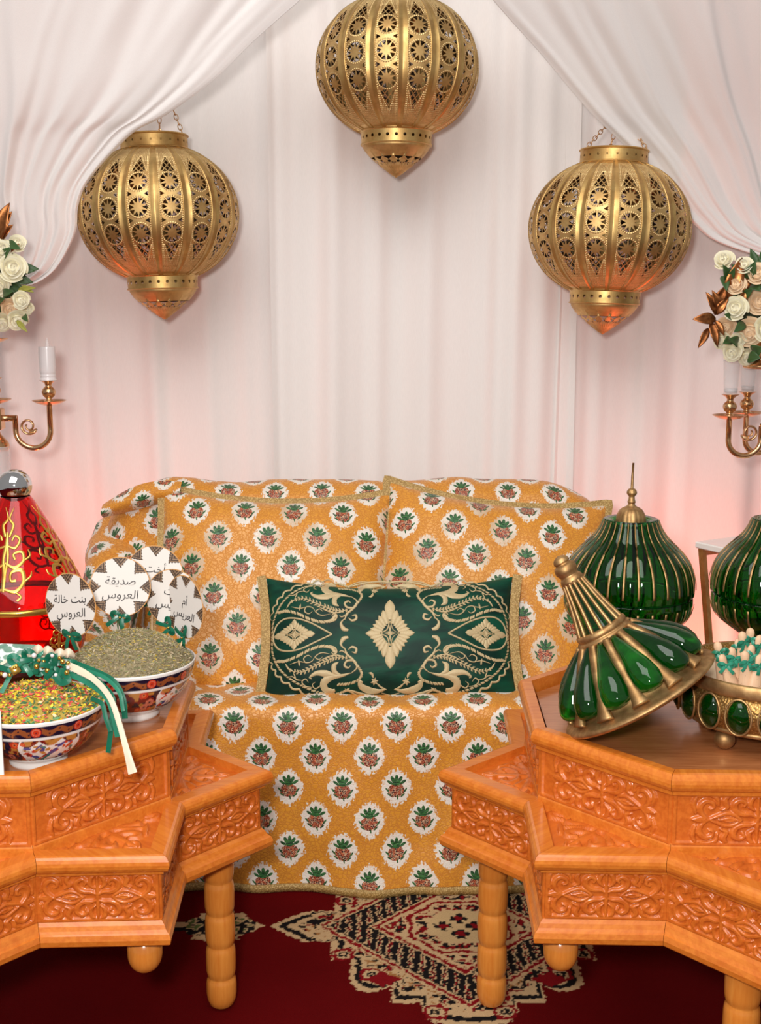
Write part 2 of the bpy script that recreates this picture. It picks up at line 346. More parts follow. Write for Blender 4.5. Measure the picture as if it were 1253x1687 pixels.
# ------------------------------------------------------------------ floor with the woven medallion, back wall
def carpet_floor():
    MX, MY, RX, RY = .184, 2.51, .445, .405
    def paint(x, y):
        p = (x-MX)/RX; q = (y-MY)/RY
        # uneven tufting of the woven pattern
        p = p+(vnoise(x*160, y*160, 3)-.5)*.022; q = q+(vnoise(x*160, y*160, 4)-.5)*.022
        ap, aq = np.abs(p), np.abs(q)
        red = np.array(lin((98, 8, 11))); cream = np.array(lin((205, 172, 128))); blk = np.array(lin((30, 26, 26))); crim = np.array(lin((132, 20, 26)))
        C = np.tile(red*1.0, p.shape+(1,))
        def lim(a):
            L = np.where(a < .22, .84+.16*np.sqrt(np.clip(1-(a/.22)**2, 0, 1))*.8, np.where(a < .36, .76, np.where(a < .56, .56+.1*np.sqrt(np.clip(1-((a-.46)/.10)**2, 0, 1)), np.where(a < .66, .36, 0))))
            return np.maximum(L, np.where(a < 1.0, np.clip((1.0-a)*.9, 0, .17), 0))
        def inside(k, d): return (aq*(1+d) < lim(np.minimum(ap*(1+d), 3)))
        o0, o1, o2, o3 = inside(0, 0), inside(0, .05), inside(0, .10), inside(0, .16)
        C[o0] = cream; C[o1 & ~o2] = blk; C[o2] = cream
        sp = vnoise(x*105, y*105, 9); sp2 = vnoise(x*140+31, y*140, 12)
        cells = (np.floor(p*7.5+50)+np.floor(q*6.5+50)) % 2 == 0
        C[o3 & cells & (sp < .50)] = blk; C[o3 & cells & (sp > .66)] = crim; C[o3 & cells & (sp2 > .6) & (sp2 < .68)] = blk
        C[o3 & ~cells & (sp2 > .70)] = np.array(lin((168, 118, 70))); C[o3 & ~cells & (sp < .24)] = blk
        dd = ap/.74+aq/.80
        frame = dd < 1.02; C[frame] = cream; C[(dd < .99)] = crim*1.05; C[dd < .955] = cream; C[dd < .93] = blk
        # slanted leaves inside the black frame
        s = (ap/.74-aq/.80)*7.0; band = (dd < .91) & (dd > .66)
        lf = np.abs(((s+(dd-.78)*6) % 1)-.5); C[band & (lf < .22)] = cream; C[band & (lf < .10)] = crim; C[band & (lf < .05)] = blk
        C[dd < .64] = cream; C[dd < .615] = crim; C[dd < .575] = cream
        inn = dd < .54; C[inn & (sp < .48)] = blk; C[inn & (sp2 > .64)] = crim; C[inn & (sp2 < .2)] = cream
        rr = np.sqrt((p/.27)**2+(q/.29)**2)*(1+.05*np.cos(8*np.arctan2(q, p))); C[rr < 1.10] = cream; C[rr < 1.02] = crim; C[rr < .94] = cream; ring = (rr < .86) & (rr > .66); C[ring & (sp < .5)] = crim; C[ring & (sp2 > .66)] = blk; C[rr < .62] = np.array(lin((206, 176, 128)))
        for cx, cy in ((0, .085), (0, -.085), (.085, 0), (-.085, 0)):
            a, b = np.abs(p-cx)/.048, np.abs(q-cy)/.052; C[(np.minimum(a, b) < .38) & (np.maximum(a, b) < 1)] = blk; C[(np.maximum(a, b) < .42)] = crim
        for cx, cy in ((.46, .5), (.16, .84), (.60, .30)):      # ringed rosettes in the lobes
            r = np.maximum(np.abs(ap-cx)/.062, np.abs(aq-cy)/.068)*.6+np.hypot((ap-cx)/.062, (aq-cy)/.068)*.5
            C[r < 1.0] = crim; C[r < .66] = cream; C[r < .42] = blk; C[r < .16] = cream
        tri = (np.abs(ap-.40)/.09+np.abs(aq-.545)/.07) < 1; C[tri] = crim
        # small cartouche to the left (and its twin to the right)
        a2 = np.abs(ap-1.26)/.24; b2 = aq/.17; cart = (b2 < np.where(a2 < .5, 1-.25*np.floor(a2*4)/2, (1-a2)*1.3)) & (a2 < 1)
        C[cart] = cream; C[cart & (a2 < .8) & (b2 < .6) & (sp < .45)] = blk; C[cart & (a2 < .7) & (b2 < .5) & (sp > .66)] = np.array(lin((96, 110, 60)))
        C[cart & (np.hypot(a2/.22, b2/.45) < 1)] = crim
        return C
    x = np.concatenate((np.linspace(-4, -.46, 8)[:-1], np.arange(-.46, .81, .0032), np.linspace(.81, 4, 8)[1:]))
    y = np.concatenate((np.linspace(-3, 2.02, 8)[:-1], np.arange(2.02, 2.80, .0034), np.linspace(2.80, 6, 8)[1:]))
    GX, GY = np.meshgrid(x, y, indexing='ij'); C = paint(GX, GY)
    V = np.stack([GX, GY, np.zeros_like(GX)], -1)
    M = Mat('dark_red_carpet'); a = node('ShaderNodeAttribute', attribute_name='paint'); n = noise(coord(), 420, 2, .7); n2 = noise(coord(), 5, 3)
    c = mixc(n.ss(.3, .7), a.outputs[0], tuple(1 for _ in range(3))); 
    mul = node('ShaderNodeMix', data_type='RGBA', blend_type='MULTIPLY'); wire(1.0, mul.inputs[0]); wire(a.outputs[0], mul.inputs[6]); wire(mixc((n*.6+n2*.4).ss(.25, .75), (.72, .72, .72), (1.1, 1.1, 1.1)), mul.inputs[7])
    M.set(Base_Color=mul.outputs[2], Roughness=.95, Specular_IOR_Level=.04, Normal=bump(n, .7, .004))
    o = MB().add(V, gridF(len(x), len(y)), col=C.reshape(-1, 3)).build('floor', M.m, col=True)
    tag(o, 'dark red carpet with a cream and black medallion under the sofa', kind='structure')
carpet_floor()
wall = MB().add(*box((0, 3.80, 1.75), (8, .12, 3.5))).build('wall_back', plain('wall_paint', (214, 200, 192), .8), smooth=False)
tag(wall, 'plain pale wall behind the white drapes', kind='structure')

# ------------------------------------------------------------------ drapes
YC = 3.62
def fold(x, seeds, z=0):
    r = 0
    for i, (wl, a) in enumerate(seeds): r = r+a*np.sin(2*pi*(x/wl)+1.7*i+.35*np.sin(1.3*z+i*2.1))
    return r
def drape_panel(x0, x1, label, dy, ph, drift):
    n, m = int((x1-x0)/.006), 70
    x = np.linspace(x0, x1, n)[:, None]; z = np.linspace(.012, 3.3, m)[None]
    xx = x+drift*(z-1.2)*np.ones_like(x)
    q = x+ph+.012*np.sin(z*1.1+ph*5)
    sharp = np.abs(np.sin(2*pi*q/.31+.6*np.sin(q*4.1)))**7*.012+np.abs(np.sin(2*pi*q/.47+1.1+.5*np.sin(q*5.3)))**14*.016
    d = fold(q, ((.63, .012), (.27, .006), (.14, .0028), (.083, .0014)), z)*(1.05-.12*z)+sharp
    # hem edges roll toward the room a little
    edge = .014*np.exp(-((x-x0)/.012)**2)+.014*np.exp(-((x-x1)/.012)**2)
    V = np.stack([xx*np.ones_like(z), YC+dy-d-edge, z*np.ones_like(x)], -1)
    o = MB().add(V, gridF(n, m)).build('curtain_panel', VOILE); tag(o, label, 'curtain', 'white curtain panels of the backdrop'); return o
drape_panel(-1.90, -.30, 'white voile backdrop curtain panel behind the red jar and left lantern', 0.02, .0, -.01)
drape_panel(-.33, .60, 'white voile backdrop curtain panel in the middle, straight behind the highest lantern', -.02, .37, -.004)
drape_panel(.545, 1.90, 'white voile backdrop curtain panel behind the green ribbed jars and bronze leaves', 0.02, .81, .01)

def swag(name, label, inner, yin, outer, youter, seed, nf):
    """cloth swept aside: rails run from the rod down to the tie; inner/outer are pixel polylines, yin/youter depths along them"""
    m, n = 90, 260
    def rail(px, ys):
        P = catmull(np.array(px, float), 10); L_ = np.concatenate(([0], np.cumsum(np.hypot(*np.diff(P, axis=0).T)))); yq = catmull([(q, 0) for q in ys], 12)[:, 0]; P = np.column_stack((P, np.interp(L_/L_[-1], np.linspace(0, 1, len(yq)), yq)))
        d = np.concatenate(([0], np.cumsum(np.linalg.norm(np.diff(P[:, :2], axis=0), axis=1)))); d /= d[-1]
        t = np.linspace(0, 1, m); Q = np.stack([np.interp(t, d, P[:, k]) for k in range(3)], 1)
        return np.array([W(*q) for q in Q])
    A, B = rail(inner, yin), rail(outer, youter)
    u = np.linspace(0, 1, n)[:, None]; t = np.linspace(0, 1, m)[None]
    # fullness between the rails swings out with the sweep of the inner edge
    ww = u**(1.0+.25*t)
    P = A[None]*(1-ww)[..., None]+B[None]*ww[..., None]
    r = np.random.default_rng(seed); D = np.zeros((n, m))
    for i in range(nf):
        c = r.uniform(0, 1); wd_ = r.uniform(.010, .035); a = r.uniform(.004, .011)*(1 if r.random() < .7 else -.6)
        cc = c+.05*np.sin(t*2.2+i)*(1-t); D += a*np.exp(-((u-cc)/wd_)**2)*(.35+.65*np.sin(pi*np.clip(t*.75+.2, 0, 1)))
    D += .006*np.sin(2*pi*(u*5.3+.3*t))+.002*np.sin(2*pi*(u*13.7+.5*t)+1)
    D *= np.clip(u/.03, .15, 1)*(.9-.25*t)
    P[..., 1] -= D
    P[..., 2] -= .004*np.sin(2*pi*u*9)*t
    mb = MB().add(P, gridF(n, m)); o = mb.build(name, VOILE)
    md = o.modifiers.new('cloth', 'SOLIDIFY'); md.thickness = .0025
    tag(o, label, 'curtain', 'tied-back front drapes'); return o
swag('swag_curtain', 'white front drape swept aside beside the left lantern, covering part of its shoulder',
     [(560, -60), (495, 0), (420, 66), (352, 132), (278, 187), (225, 215), (190, 247), (160, 280), (138, 312), (128, 345), (126, 377), (113, 410), (90, 445), (57, 466), (20, 472)], [3.04, 3.10, 3.165, 3.25, 3.35],
     [(-330, -60), (-250, 100), (-150, 250), (-80, 380), (-30, 470)], [3.0, 3.09, 3.17, 3.26, 3.35], 3, 26)
swag('swag_curtain', 'white front drape swept aside behind the right lantern toward the bronze-leaved flowers',
     [(770, -60), (812, 0), (890, 88), (940, 148), (975, 188), (1003, 215), (1054, 264), (1090, 308), (1115, 340), (1141, 366), (1170, 391), (1212, 408), (1256, 419), (1330, 425)], [3.12, 3.24, 3.36, 3.46, 3.49],
     [(1600, -60), (1520, 120), (1440, 280), (1380, 370), (1340, 424)], [3.1, 3.22, 3.36, 3.46, 3.49], 8, 26)
# ------------------------------------------------------------------ pierced brass lanterns
def pierced(fmap, f, x0, x1, s0, s1, nx, ns, dots=None):
    """sheet over (x, s) with the holes f(x, s) > 0 cut out; fmap(x, s, lift) -> 3-D"""
    x = np.linspace(x0, x1, nx); s = np.linspace(s0, s1, ns); XX, S = np.meshgrid(x, s, indexing='ij'); v = f(XX, S)
    e = 1e-5; gx = (f(XX+e, S)-f(XX-e, S))/(2*e); gs = (f(XX, S+e)-f(XX, S-e))/(2*e); g2 = gx*gx+gs*gs+1e-9
    cell = max(x[1]-x[0], s[1]-s[0]); near = (np.abs(v) < .62*cell*np.sqrt(g2))
    mx = np.where(near, np.clip(-v*gx/g2, -.6*cell, .6*cell), 0); ms = np.where(near, np.clip(-v*gs/g2, -.6*cell, .6*cell), 0)
    mx[0] = mx[-1] = 0; ms[:, 0] = ms[:, -1] = 0
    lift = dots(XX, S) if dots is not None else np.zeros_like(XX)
    V = fmap(XX+mx, S+ms, lift).reshape(-1, 3); F = gridF(nx, ns); vr = v.ravel()
    keep = vr[F].mean(1) <= 0; F = F[keep]
    global LIFT
    used = np.unique(F); LIFT = lift.ravel()[used]; idx = np.full(len(V), -1); idx[used] = np.arange(len(used))
    return V[used], idx[F]
LR, LZ, LP = .213, .179, .92
PH = np.linspace(-radians(66.7), radians(66.7), 400); PR = LR*np.cos(PH)**LP; PZ = LZ*np.sin(PH)
PS = np.concatenate(([0], np.cumsum(np.hypot(np.diff(PR), np.diff(PZ))))); PS -= PS[-1]/2; SMAX = PS[-1]
def globe(x, s, lift, off=0.0):
    # x is metres across a gore measured at the equator, s the arc from the equator
    r = np.interp(s, PS, PR); z = np.interp(s, PS, PZ); ph = np.interp(s, PS, PH); a = x/LR
    rr = r+(lift+off)*np.cos(ph); zz = z+(lift+off)*np.sin(ph)
    return np.stack([rr*np.sin(a), -rr*np.cos(a), zz], -1)
ROS = (-.066, 0.0, .066); RO = .0236; HW = .0305
def filigree(x, s):
    k = np.interp(np.abs(s), np.abs(PS[200:]), PR[200:]/LR); x = x*(.35+.65*k)     # motifs keep their width on the narrowing gore
    out = np.full(np.broadcast(x, s).shape, -1.0)
    for c in ROS:
        dx, ds = x, s-c; r = np.hypot(dx, ds)+1e-9; a = np.arctan2(dx, ds); ph = np.abs((a+pi/10) % (pi/5)-pi/10)
        w = .0011+.0042*np.clip(1-(r-.0105)/(RO-.0105), 0, 1)
        out = np.maximum(out, np.minimum(np.minimum(RO-r, r-.0108), r*np.sin(ph)-w*.62))
    for c in (-.033, .033):
        for sg in (-1, 1):
            q = sg*x; out = np.maximum(out, np.minimum(.0262-q, (q-.0148)*.55-np.abs(s-c)))
    for sg in (-1, 1):
        q = sg*s-.094; tri = np.minimum(q, (.0190-np.abs(x))-q*.36)           # pointed lattice window
        bars = np.minimum(np.abs(((x+q*.75)/.0150+.5) % 1-.5), np.abs(((x-q*.75)/.0150+.5) % 1-.5))*.0150*.8-.0013
        out = np.maximum(out, np.minimum(tri, bars))
    return out
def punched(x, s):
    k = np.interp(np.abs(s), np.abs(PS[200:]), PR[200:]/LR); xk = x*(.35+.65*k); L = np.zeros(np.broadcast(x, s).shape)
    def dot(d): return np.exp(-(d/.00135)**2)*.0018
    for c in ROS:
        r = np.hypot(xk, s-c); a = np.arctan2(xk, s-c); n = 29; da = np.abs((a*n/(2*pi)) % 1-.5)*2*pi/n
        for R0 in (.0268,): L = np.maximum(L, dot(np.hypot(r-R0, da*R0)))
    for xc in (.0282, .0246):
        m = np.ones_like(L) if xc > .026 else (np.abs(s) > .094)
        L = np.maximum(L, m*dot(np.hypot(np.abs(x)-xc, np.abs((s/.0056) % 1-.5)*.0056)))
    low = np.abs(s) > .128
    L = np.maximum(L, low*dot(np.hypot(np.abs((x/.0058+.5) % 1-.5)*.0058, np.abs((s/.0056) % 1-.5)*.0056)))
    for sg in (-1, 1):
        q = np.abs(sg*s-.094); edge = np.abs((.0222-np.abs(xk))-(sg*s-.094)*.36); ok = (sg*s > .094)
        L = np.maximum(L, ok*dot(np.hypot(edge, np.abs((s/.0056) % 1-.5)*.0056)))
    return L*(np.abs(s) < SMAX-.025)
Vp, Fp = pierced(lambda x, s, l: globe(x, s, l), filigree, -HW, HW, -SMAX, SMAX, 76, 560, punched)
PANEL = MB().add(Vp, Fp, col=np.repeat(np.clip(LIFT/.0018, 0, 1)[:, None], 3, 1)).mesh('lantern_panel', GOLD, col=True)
def rib_mesh():
    s = np.linspace(-SMAX, SMAX, 60); prof = ((-.0130, 0), (-.0122, .0024), (-.0105, .0026), (-.0092, .0012), (-.002, .0022), (0, .0008), (.002, .0022), (.0092, .0012), (.0105, .0026), (.0122, .0024), (.0130, 0))
    V = np.stack([globe(np.full_like(s, x), s, 0, off) for x, off in prof], 1); return MB().add(V, gridF(60, len(prof))).mesh('lantern_rib', GOLDRIB)
RIB = rib_mesh()
def ring_map(r, z0, flare=0): 
    return lambda x, s, l: np.stack([(r+flare*s+l)*np.sin(x/r), -(r+flare*s+l)*np.cos(x/r), z0+s], -1)
def holes_row(pitch, s0, rad): return lambda x, s: rad-np.hypot((x/pitch-np.floor(x/pitch)-.5)*pitch, s-s0)
RB = float(PR[0]); ZB = float(PZ[0])
def lantern_meshes():
    d = {}
    # top collar: pierced band with rolled lips, closed by a flat shoulder
    rc = RB-.002; P = 2*pi*rc/22
    mb = MB().add(*pierced(ring_map(rc, -ZB, 0), holes_row(P, .019, .0034), -pi*rc, pi*rc, 0, .036, 176, 16)); 
    for z in (.002, .036): mb.add(*lathe(smooth_prof([(rc+.0002, -ZB+z-.003), (rc+.0035, -ZB+z), (rc+.0002, -ZB+z+.003)], 4), 64)[:2])
    mb.add(*lathe([(rc-.002, -ZB+.034), (rc-.002, -ZB), (.03, -ZB-.002)], 64)[:2]); d['collar'] = mb.mesh('collar', GOLDRIB)
    rr = RB+.002; P = 2*pi*rr/26
    mb = MB().add(*pierced(ring_map(rr, ZB-.034, .06), holes_row(P, .018, .0042), -pi*rr, pi*rr, 0, .036, 208, 16))
    mb.add(*lathe(smooth_prof([(rr-.004, ZB+.010), (rr+.004, ZB+.0065), (rr+.0055, ZB+.002), (rr+.002, ZB-.002)], 4), 64)[:2])
    mb.add(*lathe(smooth_prof([(rr-.006, ZB-.036), (rr+.002, ZB-.034), (rr+.003, ZB-.031)], 4), 64)[:2]); d['lower_ring'] = mb.mesh('lower_ring', GOLDRIB)
    # pointed bottom with a crown of pierced teeth and punched dots
    h = .088; prof = np.array([(.090, 0), (.087, -.010), (.067, -.033), (.040, -.054), (.015, -.073), (.0005, -.082)]); pp = catmull(prof, 8)
    sl = np.concatenate(([0], np.cumsum(np.hypot(*np.diff(pp, axis=0).T)))); S1 = sl[-1]
    def cm(x, s, l):
        r = np.interp(s, sl, pp[:, 0]); z = np.interp(s, sl, pp[:, 1]); a = x; return np.stack([(r+l)*np.sin(a), -(r+l)*np.cos(a), z+ZB-.033-l*.3], -1)
    def teeth(a, s):
        n = 14; q = np.abs((a*n/(2*pi)) % 1-.5); r = .062; wq = q*2*pi/n*r
        up = np.minimum(s-.042, .0115-(s-.042)*1.0-wq*.9); return np.maximum(np.minimum(up, .011-wq), np.minimum(.0032-np.abs(s-.060)*.8, .0045-wq)) 
    def cd(a, s):
        n = 40; q = np.abs((a*n/(2*pi)) % 1-.5)*2*pi/n*np.interp(s, sl, pp[:, 0]); n2 = 14; q2 = np.abs((a*n2/(2*pi)+.5) % 1-.5)*2*pi/n2*.07
        t = np.exp(-(np.hypot(q, np.abs((s/.005) % 1-.5)*.005)/.0012)**2)*(s > .066); u = np.exp(-(np.hypot(q2, np.abs((s/.005) % 1-.5)*.005)/.0014)**2)*(s > .022)*(s < .040)
        return .0014*np.maximum(t, u)
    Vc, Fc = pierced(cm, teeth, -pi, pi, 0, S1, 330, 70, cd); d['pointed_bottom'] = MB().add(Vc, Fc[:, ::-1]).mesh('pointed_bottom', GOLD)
    return d
LM = lantern_meshes()
def chain_mesh(p0, p1, step=.0155):
    p0, p1 = np.array(p0, float), np.array(p1, float); n = max(2, int(np.linalg.norm(p1-p0)/step)); ax = (p1-p0)/np.linalg.norm(p1-p0)
    s = np.cross(ax, (0, 1, 0)); s /= np.linalg.norm(s); t = np.cross(ax, s); mb = MB(); a = np.linspace(0, 2*pi, 13)[:-1]
    for i in range(n):
        c = p0+(p1-p0)*(i+.5)/n; b = (s if i % 2 else t)
        loop = c+np.outer(np.cos(a)*.0105, ax)+np.outer(np.sin(a)*.0052, b); loop = np.vstack((loop, loop[:2]))
        mb.add(*tube(loop, .0013, 5, caps=False))
    return mb
def lantern(px, py, Y, tilt, spin, label, hook):
    t = thing('hanging_lantern', label, 'lantern', W(px, py, Y), (0, tilt, 0), 'pierced brass lanterns')
    for k in range(16):
        link('pierced_panel', PANEL, t, rot=(0, 0, spin+k*2*pi/16)); link('rib', RIB, t, rot=(0, 0, spin+(k+.5)*2*pi/16))
    for n_, m_ in LM.items(): link(n_, m_, t, rot=(0, 0, spin))
    t.scale = (1.05,)*3; hk = np.array(hook)/1.05; 
    for a in (radians(200), radians(340), radians(90)):
        c = chain_mesh((RB*.97*cos(a), RB*.97*sin(a), -ZB+.034), hk).build('chain', ROSEGOLD, t)
    MB().add(*tube([hk+(0, 0, .035), hk+(.008, 0, .02), hk+(.006, 0, .004), hk+(-.004, 0, .002)], .002, 6)).build('hook', ROSEGOLD, t)
    return t
lantern(261, 353, 3.37, radians(-1.8), radians(-3), 'pierced brass globe lantern whose left shoulder is tucked behind the white swag', (.012, .06, .40))
lantern(654, 112, 3.37, radians(.5), radians(-8), 'highest pierced brass globe lantern, in the middle, its collar cut off by the frame', (0, .06, .40))
lantern(1003, 377, 3.35, radians(2.0), radians(3), 'pierced brass globe lantern hanging wholly in view by a chain above the green glass jars', (.03, .10, .34))

# ------------------------------------------------------------------ loveseat wearing an orange brocade cover
def wrinkle(x, y, k=1.0): return k*((vnoise(x*7, y*7, 1)-.5)*.012+(vnoise(x*17, y*15, 2)-.5)*.006+(vnoise(x*5+y*6, y*3-x*2, 8)-.5)*.014)
sofa = thing('loveseat', 'loveseat covered in orange brocade with flower sprigs, between the two wooden tables', 'sofa', (-.07, 3.0, 0))
def extr(prof, xs, zfun=None, yfun=None, uoff=0.0, voff=0.0, flare=0.0, w=1.0):
    """profile (y, z) from hem to back extruded across xs"""
    P = catmull(np.array(prof), 10); d = np.concatenate(([0], np.cumsum(np.hypot(*np.diff(P, axis=0).T)))); m = int(d[-1]/.012)
    q = np.linspace(0, d[-1], m); y = np.interp(q, d, P[:, 0])[None]; z = np.interp(q, d, P[:, 1])[None]; x = np.array(xs)[:, None]
    yy = y+0*x; zz = z+0*x; 
    if zfun is not None: zz = zz*zfun(x)
    if yfun is not None: yy = yfun(x, yy, zz)
    ny = -np.gradient(z, axis=1); nz = np.gradient(y, axis=1); l = np.hypot(ny, nz)+1e-9
    wr = wrinkle(x, q[None], w); yy = yy+ny/l*-1*wr*-1; zz = np.maximum(zz+nz/l*wr, .004)
    V = np.stack([x+0*y, yy, zz], -1); uv = np.stack([x+uoff+0*y, q[None]+voff+0*x], -1)
    return V, gridF(len(xs), m), uv.reshape(-1, 2)
# seat and skirt: one cloth from hem to under the cushions
xs = np.linspace(-.59, .61, 160)
def yskirt(x, y, z):
    f = np.clip((.46-z)/.46, 0, 1); return y-f*.012*np.sin(x*9+1)-f*f*.010*np.sin(x*23+.6)-.012*np.exp(-((x-.27-.2*(z-.3))/.05)**2)*f+.02*np.exp(-((x+.16+.35*(z-.2))/.10)**2)*f*(1-f)*2
hemx, hemv = -.068+.07, .0
V, F, uv = extr([(-.335, .006), (-.333, .12), (-.330, .30), (-.326, .42), (-.318, .462), (-.290, .478), (-.20, .480), (-.05, .474), (.20, .468), (.40, .465)], xs, yfun=yskirt)
uv[:, 0] += .0225; uv[:, 1] += .052
mb = MB().add(V, F, uv)
for sx in (0, -1):      # the cover turns the corners and hangs at both ends
    c = V.reshape(len(xs), -1, 3)[sx]; m = c.shape[0]; zs = np.linspace(1, 0, 30)
    # drop the edge straight down
    E = c[None]*np.array([1, 1, 0])+c[None]*np.array([0, 0, 1])*zs[:, None, None]; E[:, :, 0] += (-.02 if sx == 0 else .02)*np.sin(np.linspace(0, pi/2, 30))[:, None]
    E[..., 2] = np.maximum(E[..., 2], .004); u_ = np.stack([c[None, :, 1]+0*zs[:, None], c[None, :, 2]*zs[:, None]], -1)
    mb.add(E, gridF(30, m), u_)
seat = mb.build('seat_cover', BROCADE, sofa, uv=True)
c = V.reshape(len(xs), -1, 3)[:, 0]; P = c.copy(); P[:, 2] = .012; P[:, 1] -= .004
MB().add(*strip(P, (0, -1, 0), .010, .002)).build('hem_trim', BRAID, seat)
# back: rounded cushion-like form with sloping shoulders
xs = np.linspace(-.735, .735, 180)
def zb(x):
    e = np.clip((np.abs(x+.0)-.52)/.215, 0, 1); return 1-.105*e**1.6-.12*e**8
def yb(x, y, z):
    e = np.clip((np.abs(x)-.60)/.135, 0, 1); return y+(.36-y)*(1-np.sqrt(np.clip(1-e**2, 0, 1)))*.8
V, F, uv = extr([(.10, .40), (.135, .55), (.18, .76), (.20, .865), (.225, .920), (.285, .943), (.345, .925), (.375, .86), (.385, .6), (.385, .02)], xs, zb, yb, .03, .02)
mb = MB().add(V, F, uv)
G = V.reshape(len(xs), -1, 3)
for sx in (0, -1):
    c = G[sx]; ctr = np.array((c[0, 0], .34, 0)); k = np.linspace(1, 0, 6)[:, None, None]; E = c[None]*k+np.array([1, 0, 0])*c[None]*(1-k)+(1-k)*np.stack([0*c[:, 0], .34+0*c[:, 0], c[:, 2]], 1)[None]
    E[..., 0] += (-1 if sx == 0 else 1)*.012*np.sin(np.linspace(0, pi/2, 6))[:, None]; mb.add(E, gridF(6, c.shape[0]), np.stack([E[..., 1], E[..., 2]], -1))
mb.build('back_cover', BROCADE, sofa, uv=True)
# arms: the cover falls over them from the back to the front
for sg in (-1, 1):
    ny, na = 60, 46; yv = np.linspace(-.215, .34, ny)[:, None]; a = np.linspace(0, 1, na)[None]
    hgt = .60+.245*np.clip((yv+.215)/.555, 0, 1)**1.1; hw = .085; top = hgt-.07
    s = a*(2*top+.30)
    xx = np.where(s < top, -hw, np.where(s > top+.30, hw, -hw*np.cos(np.clip((s-top)/.30, 0, 1)*pi)))
    zz = np.where(s < top, s, np.where(s > top+.30, 2*top+.30-s, top+.07*np.sin(np.clip((s-top)/.30, 0, 1)*pi)))
    yy = yv+0*a+.03*np.exp(-((yv+.215)/.03)**2)*(np.abs(a-.5)*2)**2; wr = wrinkle(yv*1.3+9*sg, s, 1.3)
    V = np.stack([sg*-1*(xx+wr*np.sign(xx))+sg*.675, yy, np.maximum(zz+wr, .004)], -1)
    mb = MB().add(V, gridF(ny, na), np.stack([yv*sg+0*a+.05, s], -1))
    c = V[0]; k = np.linspace(1, 0, 6)[:, None, None]; mid = np.array((sg*.675, -.23, .3)); E = c[None]*k+(1-k)*np.stack([sg*.675+0*c[:, 0], -.232+0*c[:, 0], c[:, 2]], 1)[None]
    mb.add(E, gridF(6, na), np.stack([E[..., 0], E[..., 2]], -1)); mb.build('arm_cover', BROCADE, sofa, uv=True)
# loose fold of the cover lying over the left shoulder
ny, nx = 16, 50
t = np.linspace(0, 1, nx)[:, None]; v = np.linspace(-1, 1, ny)[None]
L0, L1 = W(170, 842, 3.20)-np.array((-.07, 3.0, 0)), W(300, 806, 3.17)-np.array((-.07, 3.0, 0))
P = L0*(1-t[..., None])+L1*t[..., None]+np.stack([0*t*v, -.030*(1-v*v)*np.ones_like(t), .034*v*(.55+.45*np.sin(t*3))+.012*np.sin(t*pi)], -1)
MB().add(P, gridF(nx, ny), np.stack([t*.25+0*v, v*.05+.02+0*t], -1)).build('shoulder_fold', BROCADE, sofa, uv=True)

# ------------------------------------------------------------------ cushions
def pillow(a, b, T, n=70, pinch=.07, sag=.0, m=None):
    m = m or n; u = np.linspace(-1, 1, n)[:, None]; v = np.linspace(-1, 1, m)[None]
    x = a*u*(1-pinch*(1-v*v)); y = b*v*(1-pinch*1.1*(1-u*u))-sag*(1-u*u)*(v > 0)*v*v
    th = T*np.clip((1-u**4)*(1-v**4), 0, 1)**.62
    wr = ((vnoise(x*9+3, y*9, 5)-.5)*.012+(vnoise(x*22+3, y*19, 6)-.5)*.004)*np.clip(th/T*1.6, 0, 1)
    return x+0*v, y+0*u, th+wr
def pillow_mb(x, y, th, uo=0, vo=0):
    n, m = x.shape; f = np.stack([x, -th, y], -1); r = np.stack([x, th*.85, y], -1); uv = np.stack([x+uo, y+vo], -1)
    return MB().add(f, gridF(n, m), uv).add(r, gridF(n, m)[:, ::-1], uv)
def outline(x, y):
    p = np.concatenate((np.stack([x[:, 0], y[:, 0]], 1), np.stack([x[-1, 1:], y[-1, 1:]], 1), np.stack([x[::-1, -1][1:], y[::-1, -1][1:]], 1), np.stack([x[0, ::-1][1:], y[0, ::-1][1:]], 1)))
    return p
def cushion(label, ctr, a, b, rot, uo, vo, T=.085):
    t = thing('scatter_cushion', label, 'cushion', ctr, rot, 'large brocade cushions')
    x, y, th = pillow(a, b, T, 80, .055, .022)
    pillow_mb(x, y, th, uo, vo).build('cushion_body', BROCADEC, t, uv=True)
    p = outline(x, y)*1.018; P = np.stack([p[:, 0], 0*p[:, 0]-.001, p[:, 1]], 1)
    MB().add(*strip(P, (0, -1, 0), .0105, .0028)).build('braid_trim', BRAID, t, smooth=False); return t
cushion('left orange brocade cushion with gold braid edge, leaning on the sofa behind the round cards', W(447, 977, 3.025), .315, .295, (radians(-30), radians(1.5), 0), .012, .03)
cushion('right orange brocade cushion with gold braid edge, one corner standing up beside its neighbour', W(806, 982, 3.035), .305, .300, (radians(-30), radians(6), radians(-2)), .05, .075)

